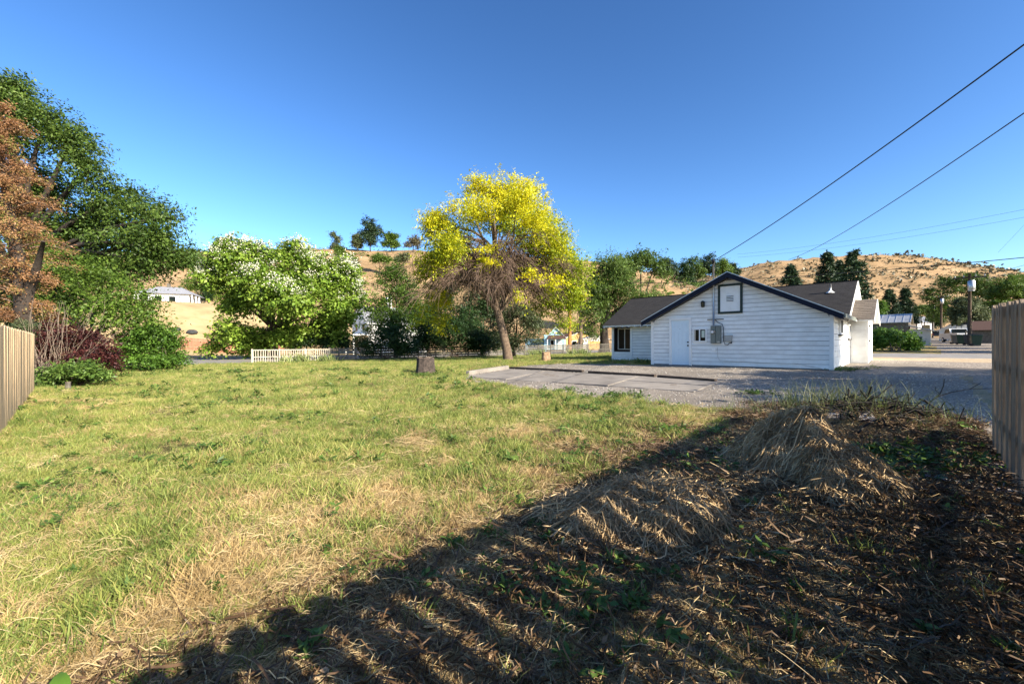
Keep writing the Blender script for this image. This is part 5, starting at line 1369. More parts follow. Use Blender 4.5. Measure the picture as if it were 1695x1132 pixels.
boulder('longer black boulder on the dry slope, above the red plank fence', 317, 553, 17, 7, 2, group='boulders on the dry slope')

# ------------------------------------------------------------------ the alley
def shed(label, px0, px1, Y, base_py, eave_py, ridge_py, wall, roof, name='barn', cat='barn', front_roof=True, yaw=None, ribs=False):
    """long side to the viewer, ridge along it"""
    x0, x1 = (px0 - CX) / FPX * Y, (px1 - CX) / FPX * Y
    zb_, ze, zr = (EYE + (HY - p) / FPX * Y for p in (base_py, eave_py, ridge_py))
    w_ = (x1 - x0) / 1.345 if Y < 120 else x1 - x0
    yaw = (-.80 if Y < 120 else 0) if yaw is None else yaw
    org = ((x0 + x1) / 2, Y, zb_)
    mk = lambda: MB(org, (math.cos(yaw), math.sin(yaw)), (-math.sin(yaw), math.cos(yaw)))
    root = thing(name, label, cat, org); d_ = 5.0; h1, h2 = ze - zb_, zr - zb_
    m = mk(); m.prism([(-w_ / 2, 0, -.6), (-w_ / 2, d_, -.6), (-w_ / 2, d_, h1), (-w_ / 2, d_ / 2, h2), (-w_ / 2, 0, h1)], (w_, 0, 0)); m.build('wall', M[wall], root)
    sl_ = (h2 - h1) / (d_ / 2)
    for sgn in (-1, 1):
        v = d_ / 2 + sgn * (d_ / 2 + .25)
        m = mk(); slab(m, (-w_ / 2 - .2, v, h1 - sl_ * .25 + .03), (w_ / 2 + .2, v, h1 - sl_ * .25 + .03), (-w_ / 2 - .2, d_ / 2, h2 + .03), (w_ / 2 + .2, d_ / 2, h2 + .03), .06)
        rr_ = m.build('roof', M[roof], root)
        if ribs and sgn < 0:
            n = int(w_ / .45)
            for i in range(n + 1):
                u = -w_ / 2 - .15 + i * (w_ + .3) / n
                m = mk(); m.hexa([(u - .02, v, h1 - sl_ * .25 + .03), (u + .02, v, h1 - sl_ * .25 + .03), (u + .02, d_ / 2, h2 + .03), (u - .02, d_ / 2, h2 + .03)],
                                 [(u - .02, v, h1 - sl_ * .25 + .07), (u + .02, v, h1 - sl_ * .25 + .07), (u + .02, d_ / 2, h2 + .07), (u - .02, d_ / 2, h2 + .07)])
                m.build('roof_rib', M['galv'], rr_)
    return root, mk, w_, h1
barn, mk, w_, h1 = shed('grey weathered barn with silvery tin roof behind the roadside shrub', 1436, 1503, 44, 566, 533, 519, 'barn', 'tin', ribs=True)
for i in range(7):
    z = -.3 + i * h1 / 7.4
    m = mk(); m.box(-w_ / 2, w_ / 2, -.04 - .006 * (i % 2), 0, z + .3, z + .3 + h1 / 7.4 - .03); m.build('wall_board', M['barn'] if i < 5 else M['greywood'], barn)
m = mk(); m.box(w_ / 2 + .01, w_ / 2 + 1.6, .3, 2.2, -.5, h1 * .62); m.build('lean_to', M['cream'], barn)
m = mk(); m.hexa([(w_ / 2, .1, h1 * .78), (w_ / 2 + 1.9, .1, h1 * .5), (w_ / 2 + 1.9, 2.6, h1 * .5), (w_ / 2, 2.6, h1 * .78)], [(w_ / 2, .1, h1 * .82), (w_ / 2 + 1.9, .1, h1 * .54), (w_ / 2 + 1.9, 2.6, h1 * .54), (w_ / 2, 2.6, h1 * .82)]); m.build('lean_to_roof', M['tin'], barn)
fb, mk, w_, h1 = shed('far white building with pale metal roof closing the alley', 1519, 1542, 128, 548, 533, 523, 'white', 'tin', 'outbuilding', 'building')
m = mk(); m.box(-w_ / 2 - 4, -w_ / 2 - .1, .2, 4.5, -.6, h1 * 1.0); m.build('side_bay', M['barn'], fb)
m = mk(); m.prism([(-w_ / 2 - 4.3, 0, h1 * .9), (-w_ / 2, 0, h1 * .9), (-w_ / 2 - 2, 0, h1 * 1.6)], (0, 5, 0)); m.build('bay_roof', M['roof_brown'], fb)
m = mk(); m.box(-.2, 1.6, -.06, 0, -.3, h1 * .7); m.build('door', M['pane'], fb)
gr, mk = gable_house('garage', 'white gabled garage on the right of the alley behind the bins', (*P(1589, 0, 66)[:2], EYE + .75), -.80, 4.6, 6, 1.6, 3.0, 'white', 'roof_grey', cat='garage', feats=(('garage_door', -1.4, 1.4, -.3, 1.7),))
cv, mk, w_, h1 = shed('low building with shiny tin roof right of the white garage', 1588, 1636, 60, 562, 545, 533, 'greywood', 'tin', 'outbuilding', 'building', ribs=True)
bs_, mk, w_, h1 = shed('low shed with brown roof beside the right fence top', 1614, 1672, 47, 568, 545, 530, 'greywood', 'roof_brown', 'shed', 'shed')

def utility_pole(label, px, Y, top_py, transformer, seed, arm=True, mat='pole', r=.15):
    b_ = gpx(px, Y); zt = P(px, top_py, Y)[2]
    root = thing('utility_pole', label, 'utility pole', b_, 'poles along the alley')
    m = MB(); m.tube([(b_[0], b_[1], b_[2] - .3), (b_[0], b_[1], zt)], [r * 1.15, r * .75], 10); m.build('shaft', M[mat], root, True)
    if arm:
        m = MB((b_[0], b_[1], zt - .45), A2, B2); m.box(-1.15, 1.15, -.06, .06, 0, .12); ca = m.build('crossarm', M[mat], root)
        for u in (-1.0, -.4, .4, 1.0):
            m = MB((b_[0], b_[1], zt - .33), A2, B2); m.tube([(u, 0, 0), (u, 0, .1), (u, 0, .16)], [.035, .055, .03], 7); m.build('insulator', M['galv'], ca)
    if transformer:
        m = MB((b_[0], b_[1], zt - 1.75), A2, B2); m.tube([(-.1, -.42, 0), (-.1, -.42, .06), (-.1, -.42, .95), (-.1, -.42, 1.02)], [.22, .27, .27, .16], 14); tr = m.build('transformer', M['galv'], root, True)
        m = MB((b_[0], b_[1], zt - 1.75), A2, B2); m.box(-.14, -.06, -.2, -.05, .2, .8); m.build('transformer_bracket', M['black'], tr)
        for u in (-.2, 0): m = MB((b_[0], b_[1], zt - .73), A2, B2); m.tube([(u, -.42, -.02), (u, -.42, .2)], [.04, .025], 6); m.build('bushing', M['brass'], tr)
    return root, (b_[0], b_[1], zt)
p1, top1 = utility_pole('nearest alley pole, carrying a grey transformer above the bins', 1605, 42, 453, True, 1)
p2, top2 = utility_pole('second alley pole with a small transformer, dark against the trees', 1558, 90, 489, True, 2, r=.2)
p3, top3 = utility_pole('pale farthest pole at the end of the alley', 1544.5, 115, 502, True, 3, mat='greywood', r=.2)
# wheeled bins
def make_bin(mat):
    root = thing('wheelie_bin', '', 'bin', (0, 0, 0), 'bins along the alley')
    m = MB(); m.hexa([(-.24, -.26, .06), (.24, -.26, .06), (.24, .26, .06), (-.24, .26, .06)], [(-.31, -.36, .95), (.31, -.36, .95), (.31, .36, .95), (-.31, .36, .95)]); m.build('body', mat, root, bevel=.02)
    m = MB(); m.hexa([(-.34, -.40, .95), (.34, -.40, .95), (.34, .40, .95), (-.34, .40, .95)], [(-.30, -.36, 1.02), (.30, -.36, 1.02), (.30, .36, 1.06), (-.30, .36, 1.06)]); m.build('lid', mat, root, bevel=.015)
    for s_ in (-1, 1):
        m = MB(); m.tube([(s_ * .25, .30, .12), (s_ * .31, .30, .12)], [.12, .12], 12); m.build('wheel', M['rubber'], root)
    m = MB(); m.tube([(-.28, .44, .98), (.28, .44, .98)], [.02, .02], 6); m.build('handle', mat, root)
    return root
bin0 = make_bin(M['bin_green']); bing = make_bin(M['bin_grey'])
spots = ((1616, 39, 'bin_green', 'dark green bin nearest the right board fence'), (1603.5, 42.5, 'bin_grey', 'grey brown bin at the foot of the transformer pole'),
         (1591, 44.5, 'bin_green', 'dark green bin left of the transformer pole'), (1582, 46.5, 'bin_grey', 'dark bin farthest along the row on the right of the alley'), (1515, 31.0, 'bin_green', 'green bin tucked behind the roadside shrub'))
used = set()
for (px, Y, kd, lb) in spots:
    src = bin0 if kd == 'bin_green' else bing
    loc = gpx(px, Y); rz = .8 + random.uniform(-.2, .2)
    if kd in used: copy_thing(src, loc, rz, lb)
    else:
        src.location = loc; src.rotation_euler = (0, 0, rz); src['label'] = lb; used.add(kd)
# parked vehicles far down the alley
def car(label, px, Y, yaw, mat, pickup=False, group='vehicles parked along the alley'):
    b_ = gpx(px, Y); root = thing('parked_car' if not pickup else 'pickup_truck', label, 'car' if not pickup else 'pickup', b_, group)
    ex, ey = (math.cos(yaw), math.sin(yaw)), (-math.sin(yaw), math.cos(yaw)); mk = lambda: MB(b_, ex, ey)
    W_ = .9
    prof = [(-2.2, .35), (2.2, .35), (2.25, .75), (2.1, .95), (1.1, 1.0), (.6, 1.5), (-.9, 1.55), (-1.6, 1.1), (-2.2, 1.0)] if not pickup else [(-2.6, .45), (2.5, .45), (2.55, .9), (2.4, 1.1), (1.2, 1.15), (.7, 1.75), (-.5, 1.78), (-.7, 1.15), (-2.6, 1.12)]
    m = mk(); m.prism([(u, -W_, z) for u, z in prof], (0, 2 * W_, 0)); m.build('body', mat, root, bevel=.05)
    for s_ in (-1, 1):
        m = mk()
        gl = [(1.0, 1.02), (.57, 1.44), (-.85, 1.48), (-1.35, 1.1)] if not pickup else [(1.05, 1.18), (.65, 1.68), (-.45, 1.70), (-.55, 1.2)]
        m.prism([(u, s_ * (W_ + .01), z) for u, z in gl], (0, -.03 * s_, 0)); m.build('side_window', M['pane'], root)
        for u in (-1.4, 1.4):
            m = mk(); m.tube([(u, s_ * .72, .33), (u, s_ * .93, .33)], [.33, .33], 14); wh_ = m.build('wheel', M['rubber'], root)
            m = mk(); m.tube([(u, s_ * .925, .33), (u, s_ * .945, .33)], [.2, .17], 10); m.build('rim', M['galv'], wh_)
        m = mk(); m.box(-2.25 if not pickup else -2.64, -2.15, s_ * .75 - .12, s_ * .75 + .12, .75, .95); m.build('tail_light', plain('red_lamp', (.3, .01, .01), (.25, .01, .01), 4, .3), root)
    m = mk(); m.prism([(-1.62, -.75, 1.12), (-1.62, .75, 1.12), (-.98, .7, 1.5), (-.98, -.7, 1.5)] if not pickup else [(-.72, -.75, 1.2), (-.72, .75, 1.2), (-.55, .7, 1.68), (-.55, -.7, 1.68)], (-.04, 0, .03)); m.build('rear_window', M['pane'], root)
    return root
car('dark parked car on the left verge of the far alley', 1521.5, 84, .85, M['car_dark'])
car('dark pickup parked on the right beyond the second pole', 1551.5, 105, .8, M['car_dark'], True)
car('white pickup parked beside the white garage', 1584, 56, 1.1, M['car_white'], True)
# wire fence posts by the garage
for i, (px, Y, lb) in enumerate(((1566, 63, 'thin fence post at the left corner of the white garage'), (1571, 61, 'thin fence post before the white garage door'), (1576, 58, 'thin fence post right of the garage door'), (1598, 43, 'leaning wooden post between the bins'))):
    b_ = gpx(px, Y); m = MB(); m.tube([(b_[0], b_[1], b_[2] - .2), (b_[0] + .03, b_[1], b_[2] + 1.35)], [.06, .05], 7)
    m.tube([(b_[0] + .03, b_[1], b_[2] + 1.35), (b_[0] + .03, b_[1], b_[2] + 1.40)], [.065, .02], 7)
    tag(m.build('fence_post', M['greywood']), lb, 'post', 'posts by the alley garage')

# ------------------------------------------------------------------ overhead wires
def wire(label, pa, pb, sag, r, group='overhead wires'):
    pa, pb = np.array(pa), np.array(pb)
    pts = [tuple(pa * (1 - t) + pb * t + np.array([0, 0, -sag * 4 * t * (1 - t)])) for t in np.linspace(0, 1, 24)]
    m = MB(); m.tube(pts, [r] * 24, 5); tag(m.build('power_line', M['wire'], None, True), label, 'wire', group)
mast_top = np.array(HP(4.05, -.28, 5.02))
def beyond(pt, px, py, Y, k_):
    """straight on from pt through that point, k_ times as far"""
    q = np.array(P(px, py, Y)); return tuple(np.array(pt) + (q - np.array(pt)) * k_)
wire('thick service cable from the house mast up to the top right corner', tuple(mast_top), beyond(mast_top, 1695, 52, 6.04, 1.35), .25, .013)
far0 = np.array(P(1305, 430, 40))
wire('lower thick cable crossing to the right edge below the service cable', tuple(far0), beyond(far0, 1695, 170, 9, 1.15), .5, .014)
wire('thick cable passing behind the house mast from willow to right edge', P(1020, 469, 60), P(1760, 420, 34), .55, .035)
wire('upper of the pair of thin high wires right of the mast', P(1220, 421, 110), P(1760, 334, 62), .9, .018)
wire('lower of the pair of thin high wires right of the mast', P(1222, 426, 110), P(1760, 348, 62), .9, .018)
t1 = np.array(top1)
wire('thin wire from the transformer pole rising steeply to the right edge', tuple(t1 + (0, 0, -.2)), P(1760, 418, 22), .25, .012)
wire('second thin wire from the transformer pole to the right edge', tuple(t1 + (.5, 0, -.35)), P(1760, 433, 22), .25, .012)
wire('wire running down the alley between the two nearest poles', tuple(t1 + (-.4, 0, -.3)), tuple(np.array(top2) + (0, 0, -.3)), .6, .02)
wire('wire running down the alley between the two farthest poles', tuple(np.array(top2) + (0, 0, -.3)), tuple(np.array(top3) + (0, 0, -.3)), .5, .025)
wire('hair thin guy wire slanting up at the far right', P(1652, 418, 46), P(1760, 300, 40), .1, .008)

# ------------------------------------------------------------------ hay heaps, litter, weeds, stones
def hay_heap(label, c_ab, ra, rb, h, rot, n, seed, dark):
    rng = np.random.default_rng(seed); ca, cb_ = c_ab; cx_, cy_ = xy(ca, cb_)
    root = thing('hay_heap', label, 'hay heap', ground(cx_, cy_), 'heaps of cut grass')
    cr, sr = math.cos(rot), math.sin(rot)
    def hz(x, y):
        u = ((x - cx_) * cr + (y - cy_) * sr) / ra; v = (-(x - cx_) * sr + (y - cy_) * cr) / rb
        an = np.arctan2(v, u)
        q = np.sqrt(u * u + v * v) * (1 + .22 * np.sin(an * 2 + seed) + .14 * np.sin(an * 3 + seed * 2.1) + .08 * np.sin(an * 7 + seed))
        return gz(x, y) - .03 + h * np.power(np.clip(1 - q ** (1.25 if dark else 2.2), 0, 1), 1.15 if dark else .8) * (1 + .9 * (fbm(x * 2.2 + seed, y * 2.2, 3) - .5)) + .06 * (fbm(x * 7, y * 7, 2) - .5) * (q < 1)
    g = np.linspace(-1.02, 1.02, 44)
    U, V_ = np.meshgrid(g, g, indexing='ij')
    X = cx_ + U * ra * cr - V_ * rb * sr; Y = cy_ + U * ra * sr + V_ * rb * cr
    Z = hz(X, Y) + .03 * (fbm(X * 8, Y * 8, 2) - .5)
    q = np.sqrt(U * U + V_ * V_); Z = np.where(q > .97, Z - .08, Z)
    idx = np.arange(44 * 44).reshape(44, 44)
    F = np.stack([idx[:-1, :-1], idx[1:, :-1], idx[1:, 1:], idx[:-1, 1:]], -1).reshape(-1, 4)
    np_mesh('core', np.stack([X, Y, Z], -1), F, M['haybase'], root, smooth_=True)
    # stalks combed downhill, sparser on the rotting flanks
    q0 = rng.random(n) ** .8 * 1.15; az = rng.random(n) * 2 * np.pi
    u, v = q0 * np.cos(az), q0 * np.sin(az)
    x = cx_ + u * ra * cr - v * rb * sr; y = cy_ + u * ra * sr + v * rb * cr
    e = .02
    gx = (hz(x + e, y) - hz(x - e, y)) / (2 * e); gy = (hz(x, y + e) - hz(x, y - e)) / (2 * e)
    dn = unit(np.stack([-gx, -gy], 1) + 1e-6)
    comb = np.array([math.cos(seed * 1.3), math.sin(seed * 1.3)])
    dr = unit(dn * .75 + comb * .3 + rng.normal(size=(n, 2)) * .75)
    ln = rng.uniform(.12, .5, n); K = 6
    pts = np.zeros((n, K, 3)); lift = rng.uniform(.003, .05, n); lift = lift + (rng.random(n) < .15) * rng.random(n) * .05; tip = rng.normal(size=n) * .085
    for k_ in range(K):
        s_ = (k_ / (K - 1) - .5) * ln
        px_ = x + dr[:, 0] * s_ + rng.normal(size=n) * .006 * k_; py_ = y + dr[:, 1] * s_ + rng.normal(size=n) * .006 * k_
        pts[:, k_, 0], pts[:, k_, 1] = px_, py_
        pts[:, k_, 2] = hz(px_, py_) + lift + tip * s_ / np.maximum(ln, .1) + rng.normal(size=n) * .004
    V, F = ribbons(pts, np.full((n, K), .0052) * rng.uniform(.6, 1.6, n)[:, None], rng)
    tag(np_mesh('stalks', V, F, M['hay'], root), kind='stuff')
    return root
h1_ = ab(*at(1320, 790)); h2_ = ab(*at(1075, 880))
hay_heap('taller pointed heap of dry hay nearer the fence', (h1_[0], h1_[1] + .25), .76, .66, .56, .4, 9500, 2, True)
hay_heap('lower flattened heap of dry hay nearer the sunlit lawn', (h2_[0] + .1, h2_[1] + .15), .72, .60, .20, .1, 8000, 4, False)

# flat stones and slabs on the soil
def flat_slab(label, px, py, pts, t, mat, name, cat, group=None):
    x, y = at(px, py); z = gzf(x, y)
    m = MB((x, y, z), A2, B2)
    m.prism([(u, v, gzf(*[x + u * AX + v * BX, y + u * AY + v * BY]) - z + .03) for u, v in pts], (0, 0, -t)); tag(m.build(name, M[mat], bevel=.004), label, cat, group)
flat_slab('pale broken flagstone lying on the dark soil', 1545, 793, [(-.62, -.1), (-.25, -.17), (.05, -.1), (.4, -.14), (.62, .02), (.3, .1), (-.1, .12), (-.4, .06)], .05, 'flag', 'flagstone', 'stone')
flat_slab('small pale sheet lying below the tall weeds', 1408, 689, [(-.30, -.14), (.28, -.12), (.32, .12), (-.22, .16)], .04, 'flag', 'flagstone', 'stone')
flat_slab('reddish paving slab near the foot of the right fence', 1628, 772, [(-.28, -.2), (.25, -.2), (.25, .2), (-.28, .2)], .05, 'paver', 'paving_slab', 'paver')

# charred brush pile with bare branches
cx_, cy_ = xy(.35, 8.5)
bp_ = thing('brush_pile', 'blackened brush pile with bare branches at the end of the right fence', 'brush pile', ground(cx_, cy_))
rng = np.random.default_rng(160)
n = 170
st = np.stack([cx_ + rng.normal(size=n) * .45, cy_ + rng.normal(size=n) * .28, np.zeros(n)], 1); st[:, 2] = gz(st[:, 0], st[:, 1]) + rng.random(n) * .14
dv = unit(rng.normal(size=(n, 3)) * np.array([1, .7, .35])); ln = rng.uniform(.15, .7, n)
t = np.linspace(-.5, .5, 4)[None, :, None]
Pt = st[:, None] + dv[:, None] * ln[:, None, None] * t + np.cumsum(rng.normal(size=(n, 4, 3)) * .02, 1)
V, F = tubes(Pt, (np.array([.008, .0075, .006, .003]))[None] * rng.uniform(.5, 2.0, n)[:, None], 5)
tag(np_mesh('sticks', V, F, M['char'], bp_), kind='stuff')
for (pts, r_) in (([(1508, 682), (1540, 665), (1556, 652), (1562, 638), (1563, 627)], .010), ([(1548, 658), (1575, 649), (1605, 644), (1623, 634)], .008), ([(1605, 644), (1645, 643)], .004), ([(1590, 690), (1592, 682), (1606, 678)], .007), ([(1490, 690), (1478, 668), (1476, 658)], .022), ([(1556, 652), (1548, 646), (1549, 640)], .005), ([(1540, 665), (1536, 655)], .005)):
    m = MB(); m.tube([P(q[0], q[1], 7.3 - .002 * (q[0] - 1500)) for q in pts], [r_ * (1.2 - .8 * i / len(pts)) for i in range(len(pts))], 6); m.build('branch', M['char'], bp_, True)

# ------------------------------------------------------------------ grass, straw and weeds over the ground
HID = {}
def variant_set(key, makers):
    col = bpy.data.collections.new(key)
    for i, mk_ in enumerate(makers):
        o = mk_(i); C.objects.unlink(o); col.objects.link(o)
    HID[key] = col
    return col
def tuft(mat, n, h0, h1, spread, lean, w, bend, name, seed):
    rng = np.random.default_rng(seed)
    K = 4
    base = np.column_stack([rng.normal(size=(n, 2)) * spread, np.full(n, -.01)])
    az = rng.random(n) * 2 * np.pi; tl = np.abs(rng.normal(size=n)) * lean
    h = rng.uniform(h0, h1, n); s_ = np.linspace(0, 1, K)
    hd = np.stack([np.cos(az), np.sin(az)], 1)
    pts = np.zeros((n, K, 3))
    for k_ in range(K):
        out = h * (np.sin(tl) * s_[k_] + bend * s_[k_] ** 2 * rng.uniform(.5, 1.3, n))
        pts[:, k_, :2] = base[:, :2] + hd * out[:, None]
        pts[:, k_, 2] = base[:, 2] + h * np.cos(tl) * s_[k_] - bend * h * .35 * s_[k_] ** 2
    W = w * rng.uniform(.6, 1.3, n)[:, None] * np.array([.8, 1, .75, .12])[None]
    V, F = ribbons(pts, W, rng)
    return np_mesh(name, V, F, mat)
def flatstraw(mat, n, ln0, ln1, spread, w, name, seed):
    rng = np.random.default_rng(seed); K = 4
    c_ = np.column_stack([rng.normal(size=(n, 2)) * spread, rng.uniform(.006, .035, n)])
    az = rng.random(n) * 2 * np.pi; ln = rng.uniform(ln0, ln1, n); cv = rng.normal(size=n) * .18
    pts = np.zeros((n, K, 3))
    for k_ in range(K):
        s_ = k_ / (K - 1) - .5
        pts[:, k_, 0] = c_[:, 0] + np.cos(az + cv * s_) * ln * s_; pts[:, k_, 1] = c_[:, 1] + np.sin(az + cv * s_) * ln * s_
        pts[:, k_, 2] = c_[:, 2] + rng.normal(size=n) * .010 + .02 * s_
    V, F = ribbons(pts, w * rng.uniform(.6, 1.5, n)[:, None] * np.array([.8, 1, 1, .5])[None], rng)
    return np_mesh(name, V, F, mat)
def rosette(mat, n, ln, w, name, seed, up=.5):
    rng = np.random.default_rng(seed)
    az = rng.random(n) * 2 * np.pi; el = rng.uniform(.1, 1.0, n) * up * 2
    hd = np.stack([np.cos(az) * np.cos(el), np.sin(az) * np.cos(el), np.sin(el)], 1)
    st = np.column_stack([rng.normal(size=(n, 2)) * ln * .45, rng.random(n) * ln * .7])
    V, F = leaves(st, unit(np.array([0, 0, 1.]) + rng.normal(size=(n, 3)) * .35), hd, ln * rng.uniform(.5, 1.2, n), w * rng.uniform(.6, 1.2, n), .12)
    return np_mesh(name, V, F, mat, attrs={'tint': np.repeat(rng.random(n), 4)})
BM_green = bladmat('green_blades', [(.08, (.050, .090, .018)), (.34, (.145, .20, .042)), (.56, (.26, .295, .068)), (.80, (.44, .40, .13)), (1, (.56, .46, .19))], .35)
BM_dry = bladmat('dry_blades', [(.1, (.21, .14, .06)), (.5, (.41, .29, .13)), (.9, (.60, .45, .22))], .25)
BM_straw = bladmat('loose_straw', [(.1, (.24, .165, .08)), (.5, (.45, .34, .175)), (.9, (.62, .50, .28))], .2)
BM_brown = bladmat('brown_thatch', [(.1, (.035, .020, .010)), (.5, (.10, .058, .029)), (.9, (.26, .16, .085))], .15)
variant_set('green_set', [lambda i: tuft(BM_green, 26, .035, .095, .045, .55, .0055, .35, 'grass_tuft', 200 + i) for _ in range(6)] + [lambda i: tuft(BM_green, 18, .06, .14, .035, .30, .0055, .3, 'grass_tuft', 210 + i) for _ in range(6)])
variant_set('dry_set', [lambda i: tuft(BM_dry, 24, .03, .085, .05, .8, .0045, .4, 'dry_tuft', 220 + i) for _ in range(6)] + [lambda i: tuft(BM_dry, 16, .06, .14, .035, .35, .0035, .3, 'dry_tuft', 230 + i) for _ in range(6)])
variant_set('straw_set', [lambda i: flatstraw(BM_straw, 15, .04, .17, .08, .0026, 'straw', 240 + i) for _ in range(7)])
variant_set('brown_set', [lambda i: flatstraw(BM_brown, 14, .03, .16, .07, .006, 'thatch', 250 + i) for _ in range(5)] + [lambda i: tuft(BM_brown, 12, .03, .10, .05, .9, .006, .4, 'thatch', 260 + i) for _ in range(3)])
variant_set('weed_set', [lambda i: rosette(LM['weed'], 22, .085, .038, 'weed', 270 + i) for _ in range(5)] + [lambda i: rosette(LM['weed'], 34, .07, .022, 'weed', 280 + i, .75) for _ in range(3)])
variant_set('chip_set', [lambda i: rosette(M['litter'], 8, .05, .026, 'chip', 290 + i, .12) for _ in range(6)])
variant_set('stone_set', [lambda i: boulder('', 1000, 640, 4, 3, 300 + i, 'rock', 'gravel_stone') for _ in range(4)])
for o in HID['stone_set'].objects:                                     # recentre to unit pebbles
    co = np.empty(len(o.data.vertices) * 3, np.float32); o.data.vertices.foreach_get('co', co); co = co.reshape(-1, 3)
    co -= co.mean(0); co /= np.abs(co).max(); co *= np.array([1, 1, .7], np.float32); o.data.vertices.foreach_set('co', co.ravel())
    for kk in list(o.keys()): del o[kk]

def scatter(name, key, pts, scl, tiltmax, seed):
    rng = np.random.default_rng(seed); n = len(pts)
    me = bpy.data.meshes.new(name); me.vertices.add(n); me.vertices.foreach_set('co', np.asarray(pts, np.float32).ravel())
    q = me.attributes.new('rot', 'FLOAT_VECTOR', 'POINT')
    rot = np.column_stack([rng.normal(size=(n, 2)) * tiltmax, rng.random(n) * 2 * np.pi]).astype(np.float32); q.data.foreach_set('vector', rot.ravel())
    q = me.attributes.new('scl', 'FLOAT', 'POINT'); q.data.foreach_set('value', np.asarray(scl, np.float32))
    q = me.attributes.new('idx', 'INT', 'POINT'); q.data.foreach_set('value', rng.integers(0, len(HID[key].objects), n).astype(np.int32))
    me.update()
    o = bpy.data.objects.new(name, me); C.objects.link(o); o['kind'] = 'stuff'
    ng = bpy.data.node_groups.new(name, 'GeometryNodeTree')
    ng.interface.new_socket('Geometry', in_out='INPUT', socket_type='NodeSocketGeometry'); ng.interface.new_socket('Geometry', in_out='OUTPUT', socket_type='NodeSocketGeometry')
    N, L = ng.nodes, ng.links
    gi, go = N.new('NodeGroupInput'), N.new('NodeGroupOutput')
    ci = N.new('GeometryNodeCollectionInfo'); ci.inputs['Collection'].default_value = HID[key]; ci.inputs['Separate Children'].default_value = True; ci.inputs['Reset Children'].default_value = True
    ip = N.new('GeometryNodeInstanceOnPoints'); ip.inputs['Pick Instance'].default_value = True
    def nat(nm, tp):
        a_ = N.new('GeometryNodeInputNamedAttribute'); a_.data_type = tp; a_.inputs['Name'].default_value = nm; return a_.outputs['Attribute']
    er = N.new('FunctionNodeEulerToRotation')
    L.new(nat('rot', 'FLOAT_VECTOR'), er.inputs[0]); L.new(er.outputs[0], ip.inputs['Rotation'])
    L.new(nat('scl', 'FLOAT'), ip.inputs['Scale']); L.new(nat('idx', 'INT'), ip.inputs['Instance Index'])
    L.new(gi.outputs[0], ip.inputs['Points']); L.new(ci.outputs[0], ip.inputs['Instance']); L.new(ip.outputs[0], go.inputs[0])
    md = o.modifiers.new('scatter', 'NODES'); md.node_group = ng
    return o
def sample_lot(dens0, near, power, ymin, ymax, rng, half=1.62):
    """random points over the lot, thinning with distance"""
    ys = np.linspace(ymin, ymax, 600)
    dn = dens0 * np.minimum(1, (near / ys) ** power) * 2 * half * ys
    tot = np.trapezoid(dn, ys) if hasattr(np, 'trapezoid') else np.trapz(dn, ys)
    n = int(tot); cdf = np.cumsum(dn); cdf /= cdf[-1]
    y = np.interp(rng.random(n), cdf, ys) + rng.normal(size=n) * .02
    x = rng.uniform(-half, half, n) * y
    return x, y
SLAB_AB = [ab(*c) for c in (c00, c10, c11, c01)]
def on_lawn(x, y, grav_ok=.5):
    a, b = ab(x, y)
    ok = (gravel_amount(a, b) < grav_ok) & ~poly_mask(a, b, SLAB_AB)
    ok &= (a < 36.8) & (a > -.6) & ~((a < 2.3) & (b > 19)) & ~((a > 2.1) & (a < 9.2) & (b > 19) & (b < 29)) & ~((a > 9) & (a < 13.6) & (b > 22.8) & (b < 29))
    ok &= (b > -.75)
    ok &= ~((a > 9) & (a < 36) & (b > 55))
    return ok
rng = np.random.default_rng(400)
x, y = sample_lot(520, 3.4, 1.15, 1.1, 50, rng)
k_ = on_lawn(x, y, .62)
x, y = x[k_], y[k_]
a, b = ab(x, y)
gr_, so, gv = green_amount(x, y), soil_shade_amount(a, b), gravel_amount(a, b)
u = rng.random(len(x)); alive = rng.random(len(x)) > np.maximum(so * .88, gv * .9)
isg = (u < np.clip(gr_ * 1.03 - .04, .02, .82)) & alive
isd = ~isg & alive
z = gz(x, y); grow = (np.maximum(y, 3) / 3.0) ** .2
low_ = 1 - .42 * smooth((2.7 - a) / .5)
hv = .25 + 1.5 * fbm(x * 1.5 + 50, y * 1.5, 4) ** 1.3
scatter('lawn_grass', 'green_set', np.column_stack([x, y, z])[isg], (rng.uniform(.55, 1.25, len(x)) * grow * hv)[isg], .12, 401)
scatter('dry_grass', 'dry_set', np.column_stack([x, y, z])[isd], (rng.uniform(.5, 1.15, len(x)) * grow * hv * low_)[isd], .15, 402)
x, y = sample_lot(200, 3.2, 1.5, 1.0, 30, rng)
k_ = on_lawn(x, y, .5); x, y = x[k_], y[k_]; a, b = ab(x, y)
pr_ = np.clip(1.15 - 1.15 * green_amount(x, y), .16, 1) * (1 - .6 * soil_shade_amount(a, b))
k_ = rng.random(len(x)) < pr_; x, y = x[k_], y[k_]
scatter('loose_straw', 'straw_set', np.column_stack([x, y, gz(x, y)]), rng.uniform(.6, 1.3, len(x)) * (np.maximum(y, 3) / 3) ** .25, .1, 403)
